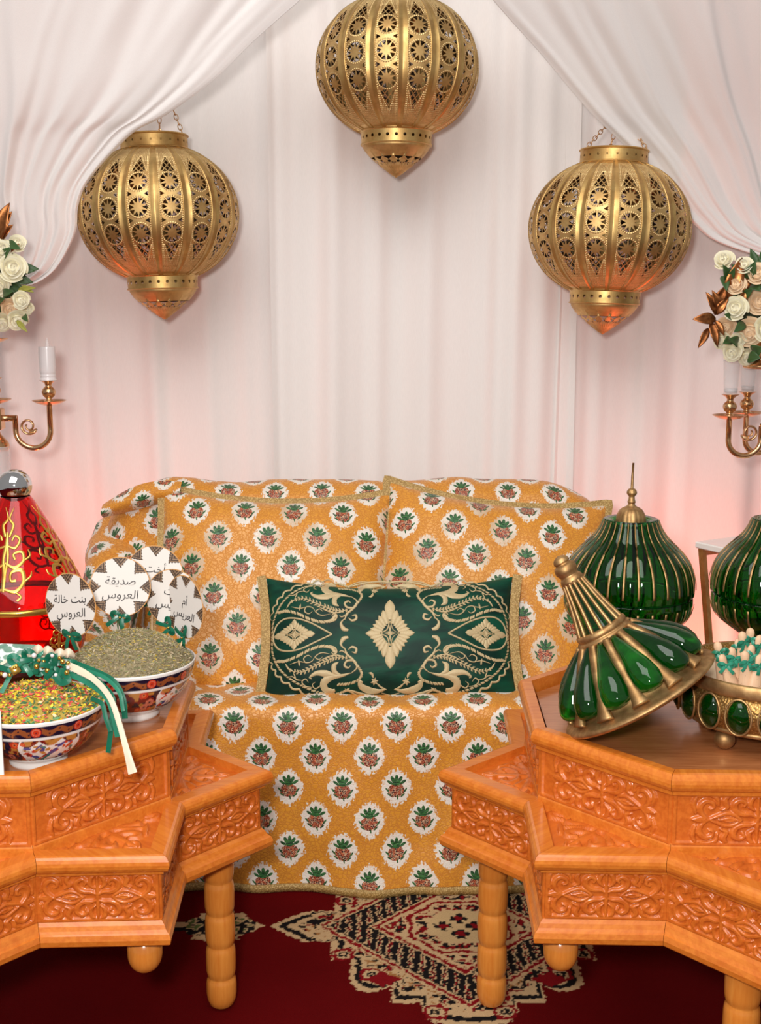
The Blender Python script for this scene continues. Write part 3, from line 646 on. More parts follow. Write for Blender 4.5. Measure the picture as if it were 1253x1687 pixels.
# green velvet bolster with couched gold embroidery
bol = thing('lumbar_cushion', 'dark green velvet cushion with gold embroidery lying on the sofa seat', 'cushion', W(642, 1052, 2.855), (radians(-27), radians(-.3), 0))
BA, BB, BT = .318, .160, .066
bx_, by_, bt_ = pillow(BA, BB, BT, 100, .05, .022, 60)
pillow_mb(bx_, by_, bt_).build('cushion_body', VELVET, bol, uv=True)
def bsurf(x, y, h):
    # inverse of the pillow outline, near enough for stitching
    x = np.asarray(x, float); y = np.asarray(y, float); v = np.clip(y/BB, -1, 1); u = np.clip(x/BA, -1, 1)
    for _ in range(4):
        v = np.clip((y+.022*(1-u*u)*(v > 0)*v*v)/(BB*(1-.055*(1-u*u))), -1, 1); u = np.clip(x/(BA*(1-.05*(1-v*v))), -1, 1)
    th = BT*np.clip((1-u**4)*(1-v**4), 0, 1)**.62
    wr = ((vnoise(x*9+3, y*9, 5)-.5)*.012+(vnoise(x*22+3, y*19, 6)-.5)*.004)*np.clip(th/BT*1.6, 0, 1)
    return np.stack([x, -(th+wr+h+.0004), y], -1)
for sg in (-1, 1):
    e = np.stack([bx_[-1 if sg > 0 else 0], 0*bx_[0], by_[-1]], 1)*np.array((1.03, 1, 1.03)); e[:, 0] += sg*.004
    MB().add(*strip(e, (0, -1, 0), .0115, .003)).build('braid_edge', BRAID, bol, smooth=False)
K = 1/652.
def zz(pts): return [((a/5.012-15)*K, (137-b/5.012)*K) for a, b in pts]    # from the drawing of the right half
EMH = .0022
def emb(name, strokes, mirrors):
    for sx, sy in mirrors:
        mb = MB()
        for s in strokes:
            P, w = s[0], s[1]; raw = len(s) > 2
            V, F = stroke([(sx*a*.985, sy*(b*.90)) for a, b in P], w, EMH, bsurf, raw=raw); mb.add(V, F if sx*sy > 0 else F[:, ::-1])
        mb.build(name, THREAD, bol)
def petals(cx, cy, hw, hh, n, inner=.42):
    out = []
    for i in range(n):
        a = 2*pi*i/n; c, s = cos(a), sin(a); L = 1/((abs(c)/hw)**1.15+(abs(s)/hh)**1.15)**(1/1.15); L *= 1.12 if i % (n//4) == 0 else 1
        p0 = (cx+c*L*inner, cy+s*L*inner); p1 = (cx+c*L, cy+s*L); mid = ((p0[0]*.45+p1[0]*.55), (p0[1]*.45+p1[1]*.55))
        wd_ = L*.5*(2*pi/n)*1.02; out.append(([p0, mid, p1], (wd_*.50, wd_*.74, wd_*.95, wd_*1.0, wd_*.70, wd_*.12)))
    for k in range(4):
        a = k*pi/2; r = (hw if k % 2 == 0 else hh)*.27; out.append(([(cx, cy), (cx+cos(a)*r*.5, cy+sin(a)*r*.5), (cx+cos(a)*r, cy+sin(a)*r)], (.001, hw*.05, .0005)))
        a += pi/4; r = hw*.15; out.append(([(cx, cy), (cx+cos(a)*r*.5, cy+sin(a)*r*.5), (cx+cos(a)*r, cy+sin(a)*r)], (.001, hw*.04, .0005)))
    # lozenge round the little star
    q = [(cx+hw*.40, cy), (cx+hw*.13, cy+hh*.13), (cx, cy+hh*.40), (cx-hw*.13, cy+hh*.13), (cx-hw*.40, cy), (cx-hw*.13, cy-hh*.13), (cx, cy-hh*.40), (cx+hw*.13, cy-hh*.13), (cx+hw*.40, cy)]
    out.append((catmull(q, 4), .0018, 1)); return out
emb('center_medallion', petals(0, 0, 36*K, 56*K, 24, .40), ((1, 1),))
cx, cy = zz([(872, 680)])[0]
emb('side_medallion', petals(cx, cy, 31*K, 25*K, 20, .42), ((1, 1), (-1, 1)))
emb('teardrop_outline', [(zz([(555, 690), (640, 635), (740, 575), (850, 532), (950, 525), (1020, 570), (1050, 640), (1055, 690), (1040, 750), (990, 810), (900, 830), (800, 810), (690, 755), (600, 712), (555, 690)]), (.0022, .0022, .0022))], ((1, 1), (-1, 1)))
feath = []
def feather(P, w, n):
    P = catmull(zz(P), 10); T = np.gradient(P, axis=0); T /= np.linalg.norm(T, axis=1)[:, None]; t = np.linspace(.06, .96, n); idx = np.linspace(0, len(P)-1, n).astype(int); out = [(P[::3], w*.22, 1)]
    for i, tt in zip(idx, t):
        L = w*(.45+.75*sin(pi*min(1, tt*.9+.05)));
        for sg in (-1, 1):
            S = np.array((-T[i][1], T[i][0]))*sg; p1 = P[i]+S*L+T[i]*L*.9; out.append(([P[i], (P[i]+p1)/2+S*L*.12, p1], (w*.16, w*.34, w*.08)))
    return out
def rope(P, w, n):
    P = catmull(zz(P), 10); T = np.gradient(P, axis=0); T /= np.linalg.norm(T, axis=1)[:, None]; out = []
    for i in np.linspace(0, len(P)-1, n).astype(int):
        S = np.array((-T[i][1], T[i][0])); p0 = P[i]-S*w*.6-T[i]*w*.8; p1 = P[i]+S*w*.6+T[i]*w*.8; out.append(([p0, (p0+p1)/2, p1], (w*.2, w*.55, w*.2)))
    return out
def line(P, w=.0024): return (zz(P), w)
spray = feather([(430, 470), (520, 470), (600, 440), (700, 395), (800, 345), (890, 365)], .0068, 17)
spray += [line([(420, 455), (500, 490), (580, 480), (690, 420)], .0018), line([(860, 350), (910, 380), (940, 430)], .0022)]
spray += rope([(530, 520), (560, 560), (640, 575), (740, 545), (840, 490), (940, 455), (1010, 460)], .0062, 26)
spray += [line([(560, 520), (540, 500), (515, 520), (530, 560), (580, 585)], .0022)]
# large comma leaf with its curled head
spray += [(zz([(400, 335), (470, 315), (560, 300), (620, 255), (610, 200), (560, 185), (530, 195)]), (.001, .0042, .0085, .0088, .0062, .0030)), (zz([(520, 305), (600, 330), (680, 335), (735, 300), (720, 285)]), (.004, .0085, .0055, .0022, .0012)),
          (zz([(470, 310), (530, 345), (535, 400), (500, 430)]), (.002, .0060, .0062, .001)), (zz([(400, 330), (350, 380), (370, 440), (430, 440), (450, 400), (420, 380), (400, 400)]), .0028)]
spray += rope([(345, 400), (310, 330), (340, 275), (420, 245), (500, 240)], .0052, 16)
spray += [line([(345, 380), (380, 450), (430, 500), (450, 560)], .0030), (zz([(450, 545), (480, 590), (460, 640), (420, 655)]), (.001, .003, .0056, .003)), line([(430, 500), (470, 530), (495, 520)], .0018), line([(420, 540), (390, 565), (355, 550), (360, 515), (390, 520)], .0030)]
# little scrolls between
spray += [line([(560, 500), (640, 515), (690, 480), (660, 455), (630, 480)], .0015), line([(690, 490), (720, 440), (770, 430), (785, 470), (750, 495), (720, 475)], .0016), line([(770, 430), (830, 440), (900, 420)], .0014), line([(820, 400), (830, 460)], .0022), line([(640, 290), (640, 240), (690, 205), (715, 235), (690, 260)], .0015), line([(715, 215), (770, 225), (800, 260), (770, 285), (745, 255)], .0016), line([(790, 275), (840, 280), (880, 310), (920, 305)], .0015), line([(850, 290), (870, 340)], .0016)]
emb('scroll_spray', spray, ((1, 1), (-1, 1), (1, -1), (-1, -1)))
sc = []
base = catmull(zz([(560, 150), (660, 150), (760, 175), (860, 225), (950, 290), (1010, 360), (1050, 440), (1075, 520)]), 10)
T = np.gradient(base, axis=0); T /= np.linalg.norm(T, axis=1)[:, None]; Nn = np.stack([-T[:, 1], T[:, 0]], 1); tt = np.linspace(0, 8, len(base)); 
sc.append((base+Nn*(np.abs(np.sin(tt*pi/1.0))[:, None]*.0075), .0024, 1))
sc += rope([(420, 200), (520, 165), (640, 170), (760, 210), (870, 270), (960, 350), (1020, 440), (1060, 560), (1066, 690)], .0042, 52)
sc += [line([(0, 172), (90, 150), (220, 150), (330, 170), (420, 190), (520, 160)], .0022), line([(220, 150), (330, 150), (400, 178), (450, 205)], .0016)]
emb('scalloped_border', sc, ((1, 1), (-1, 1), (1, -1), (-1, -1)))
dr = [(zz([(110, 200), (180, 185), (260, 195), (315, 225), (325, 262), (300, 255)]), (.001, .0045, .0078, .0070, .004, .0014)), line([(105, 195), (150, 215), (190, 250)], .0022), line([(215, 290), (225, 325), (250, 335)], .0030)]
for k in range(6):
    a = k*pi/3+.3; c0 = zz([(205, 262)])[0]; dr.append(([c0, (c0[0]+cos(a)*.005, c0[1]+sin(a)*.005), (c0[0]+cos(a)*.010, c0[1]+sin(a)*.010)], (.0012, .0026, .0006)))
emb('drop_motif', dr, ((1, 1), (-1, 1), (1, -1), (-1, -1)))
# ------------------------------------------------------------------ star tables
TA, H1, H2, HB, HT = .375, .5116, .6516, .3487, .628
IC = 1/cos(pi/8)
def star_pts(a, sg): return np.array((sqrt(2)*a, 0)), np.array((a*cos(pi/8)*IC, sg*a*sin(pi/8)*IC))*1.0
def inner_pt(a, sg): return np.array((a*IC*cos(pi/8), sg*a*IC*sin(pi/8)))
def seg_mesh(name, prof, mat, a0, kind):
    """moulding lofted between mitres. kind: +1/-1 tip to inner corner, 0 a whole side of the octagon"""
    A, B = [], []
    for d, z in prof:
        a = a0-d
        if kind: A.append((*np.array((sqrt(2)*a, 0)), z)); B.append((*inner_pt(a, kind), z))
        else: A.append((*inner_pt(a, -1), z)); B.append((*inner_pt(a, 1), z))
    n = len(prof); ends = np.array(A+B); F = [(i, (i+1) % n, n+(i+1) % n, n+i) for i in range(n)]+[tuple(range(n))[::-1], tuple(range(n, 2*n))]
    # a hair's gap at every mitre
    c = ends.mean(0); d = ends[n]-ends[0]; d /= np.linalg.norm(d); ends[:n] += d*.0004; ends[n:] -= d*.0004
    return MB().add(ends, F).mesh(name, mat, smooth=False)
def bull(h, w, d0=0.0):
    r = h*.5; arc = [(d0+r*.75*(1-sin(t)), -r+r*cos(t)) for t in np.linspace(0, pi, 9)]
    return [(w, 0)]+arc+[(w, -h)]
RIMP = [(d, H1+z) for d, z in bull(.031, .036)]
FILP = [(.012, H1-.031), (.012, H1-.036), (.016, H1-.036), (.034, H1-.036), (.034, H1-.031)]
PLINP = [(.010, HB+.042), (.024, HB+.042), (.024, HB), (.006, HB), (.003, HB+.003), (.0015, HB+.012), (.004, HB+.021), (.007, HB+.023), (.010, HB+.027), (.013, HB+.034), (.018, HB+.040), (.018, HB+.042)][1:]
URIMP = [(d, H2+z) for d, z in bull(.033, .040, .012)]
UFIL = [(.022, H2-.033), (.022, H2-.039), (.025, H2-.040), (.044, H2-.040), (.044, H2-.033)]
def dist_strokes(X_, Y_, strokes):
    H = np.zeros_like(X_)
    for P, w in strokes:
        P = catmull(P, 6); ww = np.interp(np.linspace(0, 1, len(P)), np.linspace(0, 1, len(w)), w)
        best = np.full(X_.shape, 9.0)
        for i in range(len(P)-1):
            ax, ay = P[i]; bx, by = P[i+1]; L = (bx-ax)**2+(by-ay)**2+1e-9
            t = np.clip(((X_-ax)*(bx-ax)+(Y_-ay)*(by-ay))/L, 0, 1); d = np.hypot(X_-ax-t*(bx-ax), Y_-ay-t*(by-ay))/(ww[i]*(1-t)+ww[i+1]*t)
            best = np.minimum(best, d)
        hgt = np.sqrt(np.clip(1-best**2, 0, 1)); groove = .18*np.clip(1-np.abs(best-.0)/.25, 0, 1); H = np.maximum(H, hgt-groove)
    return H
SCROLL = [([(0, 0), (0, .5), (0, 1)], (.10, .07, .05)),
          ([(.05, .12), (.22, .2), (.5, .22), (.72, .36), (.76, .62), (.58, .76), (.42, .66), (.46, .52)], (.05, .09, .12, .13, .11, .08, .05)),
          ([(.06, .95), (.22, .8), (.26, .55), (.12, .38)], (.05, .10, .10, .04)),
          ([(.52, 0), (.8, .20), (1.05, .24), (1.35, .12), (1.62, 0)], (.05, .08, .09, .08, .04)),
          ([(.62, 0), (.95, .05), (1.3, 0)], (.03, .07, .02)),
          ([(.95, .98), (1.1, .75), (1.02, .5), (1.2, .38)], (.06, .12, .1, .04)),
          ([(1.62, .02), (1.85, .22), (1.9, .52), (1.72, .72), (1.5, .66), (1.45, .48), (1.58, .42)], (.05, .09, .12, .11, .09, .06, .04)),
          ([(1.30, .55), (1.36, .82), (1.6, .95), (1.95, .9)], (.04, .09, .08, .04)),
          ([(1.66, 0), (1.9, .05), (2.15, 0)], (.07, .1, .05)), ([(2.05, .25), (2.12, .6), (2.02, .95)], (.05, .1, .06))]
def carved_mesh(name, p0, p1, z0, z1, nx, nz, depth=.0055, asp=2.2):
    L = np.linalg.norm(p1-p0); x = np.linspace(-1, 1, nx)[:, None]; z = np.linspace(-1, 1, nz)[None]
    X_ = np.abs(x)*asp*1.02+0*z; Y_ = np.abs(z)*1.04+0*x
    H = dist_strokes(X_, Y_, SCROLL); H += .10*(vnoise(x*16+5, z*9+3, 4)-.5)
    edge = np.minimum((1-np.abs(x))*L/2/.006, (1-np.abs(z))*(z1-z0)/2/.006); H = np.where(edge < 1, .75, H)
    H[0] = H[-1] = 0; H[:, 0] = H[:, -1] = 0
    t = (p1-p0)/L; nrm = np.array((t[1], -t[0]));
    if nrm @ (p0+p1) < 0: nrm = -nrm
    P = (p0+p1)/2; V = np.stack([P[0]+t[0]*x*L/2+nrm[0]*H*depth, P[1]+t[1]*x*L/2+nrm[1]*H*depth, (z0+z1)/2+z*(z1-z0)/2+0*x], -1)
    F = gridF(nx, nz)
    if np.cross(t, nrm) < 0: pass
    else: F = F[:, ::-1]
    back = V[:, [0, -1]][[0, -1]].reshape(-1, 3)-np.array((*nrm, 0))*.012
    mb = MB().add(V, F); mb.add(back, [(0, 1, 3, 2)]); return mb.mesh(name, WOODX)
def tip_mesh():
    a = TA-.035; T0 = np.array((sqrt(2)*a, 0)); A, B = inner_pt(a, -1), inner_pt(a, 1); n, m = 56, 60
    t = np.linspace(0, 1, n)[:, None]; s = np.linspace(-1, 1, m)[None]      # t: inner edge to tip
    x = A[0]+(T0[0]-A[0])*t+0*s; y = (1-t)*B[1]*s
    X_ = np.abs(y)/.085; Y_ = (x-A[0])/.085
    st = [([(0, .05), (0, .5), (0, 1.15)], (.05, .12, .04)), ([(0, .1), (.35, .12), (.7, .25), (.75, .12)], (.05, .11, .1, .04)), ([(.02, .35), (.25, .42), (.42, .62), (.3, .78), (.16, .66)], (.05, .1, .1, .07, .04)), ([(.2, .15), (.5, .4), (.62, .5)], (.04, .08, .03)), ([(1.0, .08), (1.25, .15), (1.1, .3), (.85, .2)], (.06, .1, .08, .03)), ([(.02, .85), (.14, 1.0), (.05, 1.2)], (.03, .06, .02)), ([(.8, .42), (.62, .62), (.5, .8)], (.03, .07, .03))]
    H = dist_strokes(X_, Y_, st); V = np.stack([x, y, H1-.016+H*.007], -1)
    return MB().add(V, gridF(n, m)).mesh('tip_panel', WOODX)
def prism(poly, z0, z1):
    n = len(poly); V = [(*p, z0) for p in poly]+[(*p, z1) for p in poly]
    return np.array(V), [tuple(range(n))[::-1], tuple(range(n, 2*n))]+[(i, (i+1) % n, n+(i+1) % n, n+i) for i in range(n)]
def leg_mesh():
    z = [HB+.003]; r = []; prof = []
    n = 5; h = (HB)/n
    for k in range(n):
        top = HB-k*h; bot = top-h
        if k == 0: prof += [(.0005, top), (.024, top)]
        prof += [(.0265, top-.001), (.0288, top-.006), (.0302, top-.016), (.0306, (top+bot)/2), (.0302, bot+.016), (.0288, bot+.006), (.0265, bot+.001)] if k < n-1 else [(.0265, top-.001), (.0292, top-.006), (.0306, top-.016), (.0308, top-h*.5), (.0295, bot+.022), (.0255, bot+.010), (.018, bot+.003), (.010, bot), (.0005, bot)]
    return MB().add(*lathe(prof, 40)[:2]).mesh('leg', WOODLEG)
def bun_mesh():
    prof = [(.0005, HB)]+[(.030, HB), (.0302, HB-.04)]+[(.0302*cos(t)**.8, HB-.040-.034*sin(t)) for t in np.linspace(.1, pi/2-.02, 9)]
    return MB().add(*lathe(prof, 40)[:2]).mesh('bun_foot', WOODLEG)
TM = {}
for sg in (1, -1):
    TM['rim', sg] = seg_mesh('rim', RIMP, WOOD, TA, sg); TM['fil', sg] = seg_mesh('moulding', FILP, WOOD, TA, sg); TM['pl', sg] = seg_mesh('plinth', PLINP, WOOD, TA, sg)
    ap = TA-.021; TM['pan', sg] = carved_mesh('carved_panel', np.array((sqrt(2)*ap, 0)), inner_pt(ap, sg), HB+.040, H1-.034, 150, 76)
TM['urim'] = seg_mesh('upper_rim', URIMP, WOOD, TA, 0); TM['ufil'] = seg_mesh('upper_moulding', UFIL, WOOD, TA, 0)
LSTRIP = [(.026, H1-.018), (.028, H1+.006), (.031, H1+.011), (.045, H1+.011), (.045, H1-.018)]
TM['ustrip'] = seg_mesh('lower_strip', LSTRIP, WOOD, TA, 0)
ap = TA-.033; TM['upan'] = carved_mesh('upper_carved_panel', inner_pt(ap, -1), inner_pt(ap, 1), H1+.008, H2-.038, 190, 80, .0055, 2.75)
TM['tip'] = tip_mesh(); TM['leg'] = leg_mesh(); TM['bun'] = bun_mesh()
topa = TA-.050; TM['top'] = MB().add(*prism([(topa*IC*cos(pi/8+k*pi/4), topa*IC*sin(pi/8+k*pi/4)) for k in range(8)], HT-.018, HT)).mesh('tabletop', WOODTOP, smooth=False)
sp = []
for k in range(8):
    a = k*pi/4; sp += [(sqrt(2)*(TA-.025)*cos(a), sqrt(2)*(TA-.025)*sin(a)), ((TA-.025)*IC*cos(a+pi/8), (TA-.025)*IC*sin(a+pi/8))]
TM['base'] = MB().add(*prism(sp, HB+.004, HB+.012)).mesh('base_board', WOOD, smooth=False)
def table(label, x, y, ro, legshift=0):
    t = thing('star_table', label, 'table', (x, y, 0), (0, 0, ro), 'carved star tables')
    for k in range(8):
        a = k*pi/4
        for sg in (1, -1):
            link('rim', TM['rim', sg], t, rot=(0, 0, a)); link('moulding', TM['fil', sg], t, rot=(0, 0, a)); link('plinth', TM['pl', sg], t, rot=(0, 0, a)); link('carved_panel', TM['pan', sg], t, rot=(0, 0, a))
        link('upper_rim', TM['urim'], t, rot=(0, 0, a)); link('upper_moulding', TM['ufil'], t, rot=(0, 0, a)); link('lower_strip', TM['ustrip'], t, rot=(0, 0, a)); link('upper_carved_panel', TM['upan'], t, rot=(0, 0, a)); link('tip_panel', TM['tip'], t, rot=(0, 0, a))
        if k % 2 == 0:
            r = .417; q = np.array((r*cos(a), r*sin(a)));
            if k == 6: q[0] += legshift
            link('leg', TM['leg'], t, loc=(*q, 0))
        else: link('bun_foot', TM['bun'], t, loc=(.452*cos(a), .452*sin(a), 0))
    link('tabletop', TM['top'], t); link('base_board', TM['base'], t); return t
TRX, TRY, TRR = .6453, 2.1824, -.0346
TLX, TLY, TLR = -.7432, 2.1744, .0418
table('carved honey-coloured wooden star table under the green glass and gold dish', TRX, TRY, TRR, -.030)
table('carved honey-coloured wooden star table under the two painted bowls', TLX, TLY, TLR)

# ------------------------------------------------------------------ porcelain bowls with painted bands
PAINTED = paint_mat('painted_porcelain', .12, .6)
def bowl_mesh():
    R = .125; n = 640
    outer = smooth_prof([(.050, 0), (.052, .004), (.051, .013), (.060, .019), (.085, .034), (.104, .055), (.116, .078), (.1225, .098), (.1250, .110)], 12)
    inner = smooth_prof([(.1250, .110), (.1245, .1125), (.1225, .1118), (.119, .100), (.105, .070), (.080, .040), (.04, .026), (.0005, .024)], 6)
    V, F, uv = lathe(outer, n); m = len(outer); th = uv[:, 0].reshape(n, m)*2*pi; z = uv[:, 1].reshape(n, m); arc = th*.115
    white = np.array(lin((240, 236, 230))); navy = np.array(lin((26, 22, 44))); brown = np.array(lin((150, 82, 44))); red = np.array(lin((205, 62, 34))); gold = np.array(lin((190, 130, 60))); blue = np.array(lin((40, 60, 140))); teal = np.array(lin((36, 120, 120))); dred = np.array(lin((130, 36, 30))); pink = np.array(lin((214, 120, 96)))
    C = np.tile(white, (n, m, 1))
    band = (z > .084) & (z < .106); C[band] = navy
    sc_ = .095+.0062*np.sin(arc*190)*.55; ph = np.abs(((arc/.034) % 1)-.5); C[band & (np.abs(z-sc_) < .0062-.004*ph)] = brown
    C[band & (np.hypot(((arc/.0165) % 1-.5)*.0165, z-sc_) < .0017)] = navy*1.0
    nn = 10; q = ((th*nn/(2*pi)) % 1-.5)*2*pi/nn*.119; r = np.hypot(q, z-.095); C[band & (r < .0105)] = navy; C[band & (r < .0088)] = red; C[band & (r < .0066)] = pink; C[band & (r < .0052)] = red; C[band & (r < .0016)] = navy
    body = (z > .019) & (z < .080); w1 = vnoise(arc*150, z*150, 21); w2 = vnoise(arc*95+9, z*95, 22); w3 = vnoise(arc*210, z*210, 23)
    sec = (th*6/(2*pi)) % 1; kind = (np.floor(th*6/(2*pi)).astype(int)) % 2
    edge = .06+.035*np.sin((z-.02)/.06*pi*2.2); inpan = (kind == 0) & (sec > edge) & (sec < 1-edge) & (z < .077-.012*np.abs(np.sin(sec*pi*3)))
    C[body] = dred*.9; C[body & (w1 > .58)] = navy; C[body & (w2 > .66)] = gold
    rs = np.random.default_rng(5)
    for k in range(150):
        t0, z0, r0 = rs.uniform(0, 2*pi), rs.uniform(.024, .076), rs.uniform(.0035, .0085); d = np.hypot(((th-t0+pi) % (2*pi)-pi)*.105, z-z0)*(1+.18*np.sin(5*np.arctan2(z-z0, (th-t0))))
        c = (red, red, pink, gold, dred)[k % 5]; sel = body & (d < r0); C[sel] = c; C[body & (d < r0*.5)] = np.array(lin((228, 110, 60))) if k % 5 < 2 else c*.7; C[body & (d < r0*.2)] = navy
    C[body & inpan] = white
    rim_ = body & (kind == 0) & ~inpan & (np.abs(np.minimum(sec-edge, 1-edge-sec)) < .012); C[rim_] = white
    for k in range(150):
        t0 = (2*rs.integers(0, 3)+rs.uniform(.12, .88))*2*pi/6; z0 = rs.uniform(.024, .070); rx, rz = rs.uniform(.002, .0085), rs.uniform(.0015, .0045); a = rs.uniform(-.8, .8)
        dx, dz = ((th-t0+pi) % (2*pi)-pi)*.105, z-z0; u_, v_ = dx*cos(a)+dz*sin(a), dz*cos(a)-dx*sin(a); C[inpan & body & ((u_/rx)**2+(v_/rz)**2 < 1)] = (red, blue, teal, red, blue, dred, gold)[k % 7]
    for k in range(3):       # a blue long-tailed bird in every white panel
        t0 = (2*k+.55)*2*pi/6; dx, dz = ((th-t0+pi) % (2*pi)-pi)*.105, z-.05
        C[inpan & (((dx*.8+dz*.6)/.011)**2+((dz*.8-dx*.6)/.0045)**2 < 1)] = blue; C[inpan & (np.hypot(dx-.010, dz-.012) < .0036)] = blue; C[inpan & (((dx+.012)*.8+(dz+.012)*.6)**2/.012**2+((dz+.012)*.8-(dx+.012)*.6)**2/.003**2 < 1)] = teal
    C[(z > .079) & (z < .084)] = white; C[(z >= .106)] = white; C[z < .019] = white
    Vi, Fi, _ = lathe(inner, 96)
    base = lathe([(.0005, .004), (.044, .004), (.050, 0)], 96)
    me = MB().add(V, F, col=C.reshape(-1, 3)).add(Vi, Fi, col=white).add(base[0], base[1], col=white).mesh('bowl', PAINTED, col=True)
    return me
BOWL = bowl_mesh()
B1 = WZ(64, 1252, HT); B1[1] += .0; B2 = WZ(219, 1176, HT)
b1 = link('painted_bowl', BOWL, loc=B1, rot=(0, 0, radians(-92))); tag(b1, 'nearer painted porcelain bowl holding colourful dried petals under green ribbons', 'bowl', 'painted porcelain bowls')
b2 = link('painted_bowl', BOWL, loc=B2, rot=(0, 0, radians(66))); tag(b2, 'farther painted porcelain bowl heaped with grey-green dried herbs and round cards', 'bowl', 'painted porcelain bowls')
b1.scale = (.96,)*3; b2.scale = (1.0,)*3
HERBS = paint_mat('dried_petals', .8, 0.0)
def mound(name, label, bl, scale, hgt, n, pal, length, width, seed, base):
    r = np.random.default_rng(seed); R0 = .1205*scale; z0 = .1065*scale
    V, F, _ = lathe([(R0, z0-.004), (R0*.97, z0), (R0*.85, z0+hgt*.30), (R0*.6, z0+hgt*.72), (R0*.3, z0+hgt*.95), (.0005, z0+hgt)], 48)
    mb = MB().add(V, F, col=lin(base))
    rr = np.sqrt(r.uniform(0, 1, n))*R0*.985; a = r.uniform(0, 2*pi, n); q = rr/R0; z = z0+hgt*np.interp(q, (0, .3, .6, .85, 1), (1, .95, .72, .30, -.02))+r.uniform(-.001, .003, n)
    c = np.stack([rr*np.cos(a), rr*np.sin(a), z], 1); L = length*r.uniform(.5, 1.3, n); Wd = width*r.uniform(.5, 1.3, n)
    d = r.normal(size=(n, 3))*np.array((1, 1, .45)); d /= np.linalg.norm(d, axis=1)[:, None]; e = np.cross(d, r.normal(size=(n, 3))*np.array((.5, .5, 1))); e /= np.linalg.norm(e, axis=1)[:, None]; f = np.cross(d, e)
    P = np.stack([c-d*L[:, None], c+e*Wd[:, None], c+f*Wd[:, None]*.5, c-e*Wd[:, None], c+d*L[:, None]], 1)
    col = np.array([lin(p) for p in pal])[r.integers(0, len(pal), n)]*r.uniform(.75, 1.15, (n, 1))
    b = np.arange(n)[:, None]*5; T = np.concatenate([b+np.array(t) for t in ((0, 1, 2), (0, 2, 3), (4, 2, 1), (4, 3, 2))], 0)
    mb.add(P.reshape(-1, 3), T, col=np.repeat(col, 5, 0)); o = mb.build(name, HERBS, loc=bl.location, smooth=False, col=True); tag(o, label, 'herbs', None, 'stuff'); return o
mound('dried_petals', 'red, yellow and green dried petals filling the nearer bowl', b1, .96, .030, 2600, [(236, 200, 40), (244, 216, 70), (222, 66, 62), (232, 92, 84), (66, 128, 78), (104, 154, 100), (70, 112, 76), (244, 190, 150), (184, 160, 70), (236, 210, 60)], .0058, .0030, 4, (176, 150, 66))
mound('dried_herbs', 'grey-green dried herbs heaped in the farther bowl', b2, 1.0, .058, 9000, [(172, 156, 120), (156, 144, 108), (190, 172, 136), (140, 128, 98), (132, 136, 90), (204, 186, 154), (168, 148, 116), (150, 150, 104), (200, 170, 70)], .0056, .0011, 5, (140, 126, 94))
# ------------------------------------------------------------------ satin bows, round cards on sticks
def bow_mb(s=1.0, droop=1.0, seed=0):
    r = np.random.default_rng(seed); mb = MB()
    for sg in (-1, 1):
        t = np.linspace(0, 1, 18); a = t*2*pi; L = .016*s*r.uniform(.85, 1.15)
        P = np.stack([sg*(L*(1-np.cos(a))/2*1.0), -.004*s*np.sin(a)-.001, .0055*s*np.sin(a)+.006*s*(1-np.cos(a))/2*r.uniform(-.3, 1)], 1)
        mb.add(*strip(P, (0, -1, .15), .0042*s*(.35+.65*np.sin(t*pi)), .0004))
        t = np.linspace(0, 1, 10); P = np.stack([sg*(.003+.010*t*r.uniform(.6, 1.4))*s, -.003*s-.002*np.sin(t*3), -.022*s*t*droop], 1)
        mb.add(*strip(P, (0, -1, 0), .0036*s, .0004))
    mb.add(*ellipsoid((0, -.002*s, 0), (.0038*s, .003*s, .0038*s), 8, 6)); return mb
def card_mat():
    M = Mat('printed_round_card'); x, y, z = sep(coord()); R_ = .060; px = x/R_; pz = z/R_
    r = (px*px+pz*pz).sqrt(); a = X.m('ARCTAN2', px, pz); n = 8; k = 2*pi/n
    ph = ((a/k+100.5).frac()-.5)*k; p = X.m('COSINE', ph)*r-1.0; q = ph.sin()*r
    d = p.abs()*.95+q.abs()*1.15; teeth = ((q+p)*44.0).sin()*.018+((q-p)*44.0).sin()*.018
    ins = (d+teeth).lt(.345); rings = (d*52.0).sin().gt(.1); dots = ((p*60.0).sin()*(q*60.0).sin()).gt(.15)
    brown = mixc(rings, lin((70, 52, 40)), mixc(dots, lin((150, 122, 96)), lin((96, 74, 56))))
    gilt = r.gt(.972); col = mixc(ins, lin((226, 219, 211)), brown)
    M.set(Base_Color=mixc(gilt, col, lin((205, 150, 90))), Roughness=.55); return M.m
CARD = card_mat(); INK = plain('ink', (44, 40, 42), .6, var=.05); STICK = plain('pale_wood_stick', (224, 190, 150), .6); PEARL = plain('gold_bead', (226, 178, 84), .2, .9, .1)
def text_mesh(s, size, mat, shear=.0, off=.0):
    c = bpy.data.curves.new('lettering', 'FONT'); c.body = s; c.size = size; c.align_x = 'CENTER'; c.align_y = 'CENTER'; c.extrude = .0002; c.shear = shear; c.resolution_u = 4; c.offset = -.0001
    c.materials.append(mat); return c
def text_me(s, size):
    o = bpy.data.objects.new('lettering', text_mesh(s, size, INK, .12)); COL.objects.link(o); bpy.context.view_layer.update()
    me = bpy.data.meshes.new_from_object(o.evaluated_get(bpy.context.evaluated_depsgraph_get())); bpy.data.objects.remove(o); me.name = 'lettering'; return me
DISC = MB().add(*lathe([(.0005, -.0007), (.0595, -.0007), (.060, 0), (.0595, .0007), (.0005, .0007)], 72)[:2])
for i in range(len(DISC.V)): DISC.V[i] = DISC.V[i] @ rotm('X', pi/2).T
DISC = DISC.mesh('round_card', CARD, smooth=False)
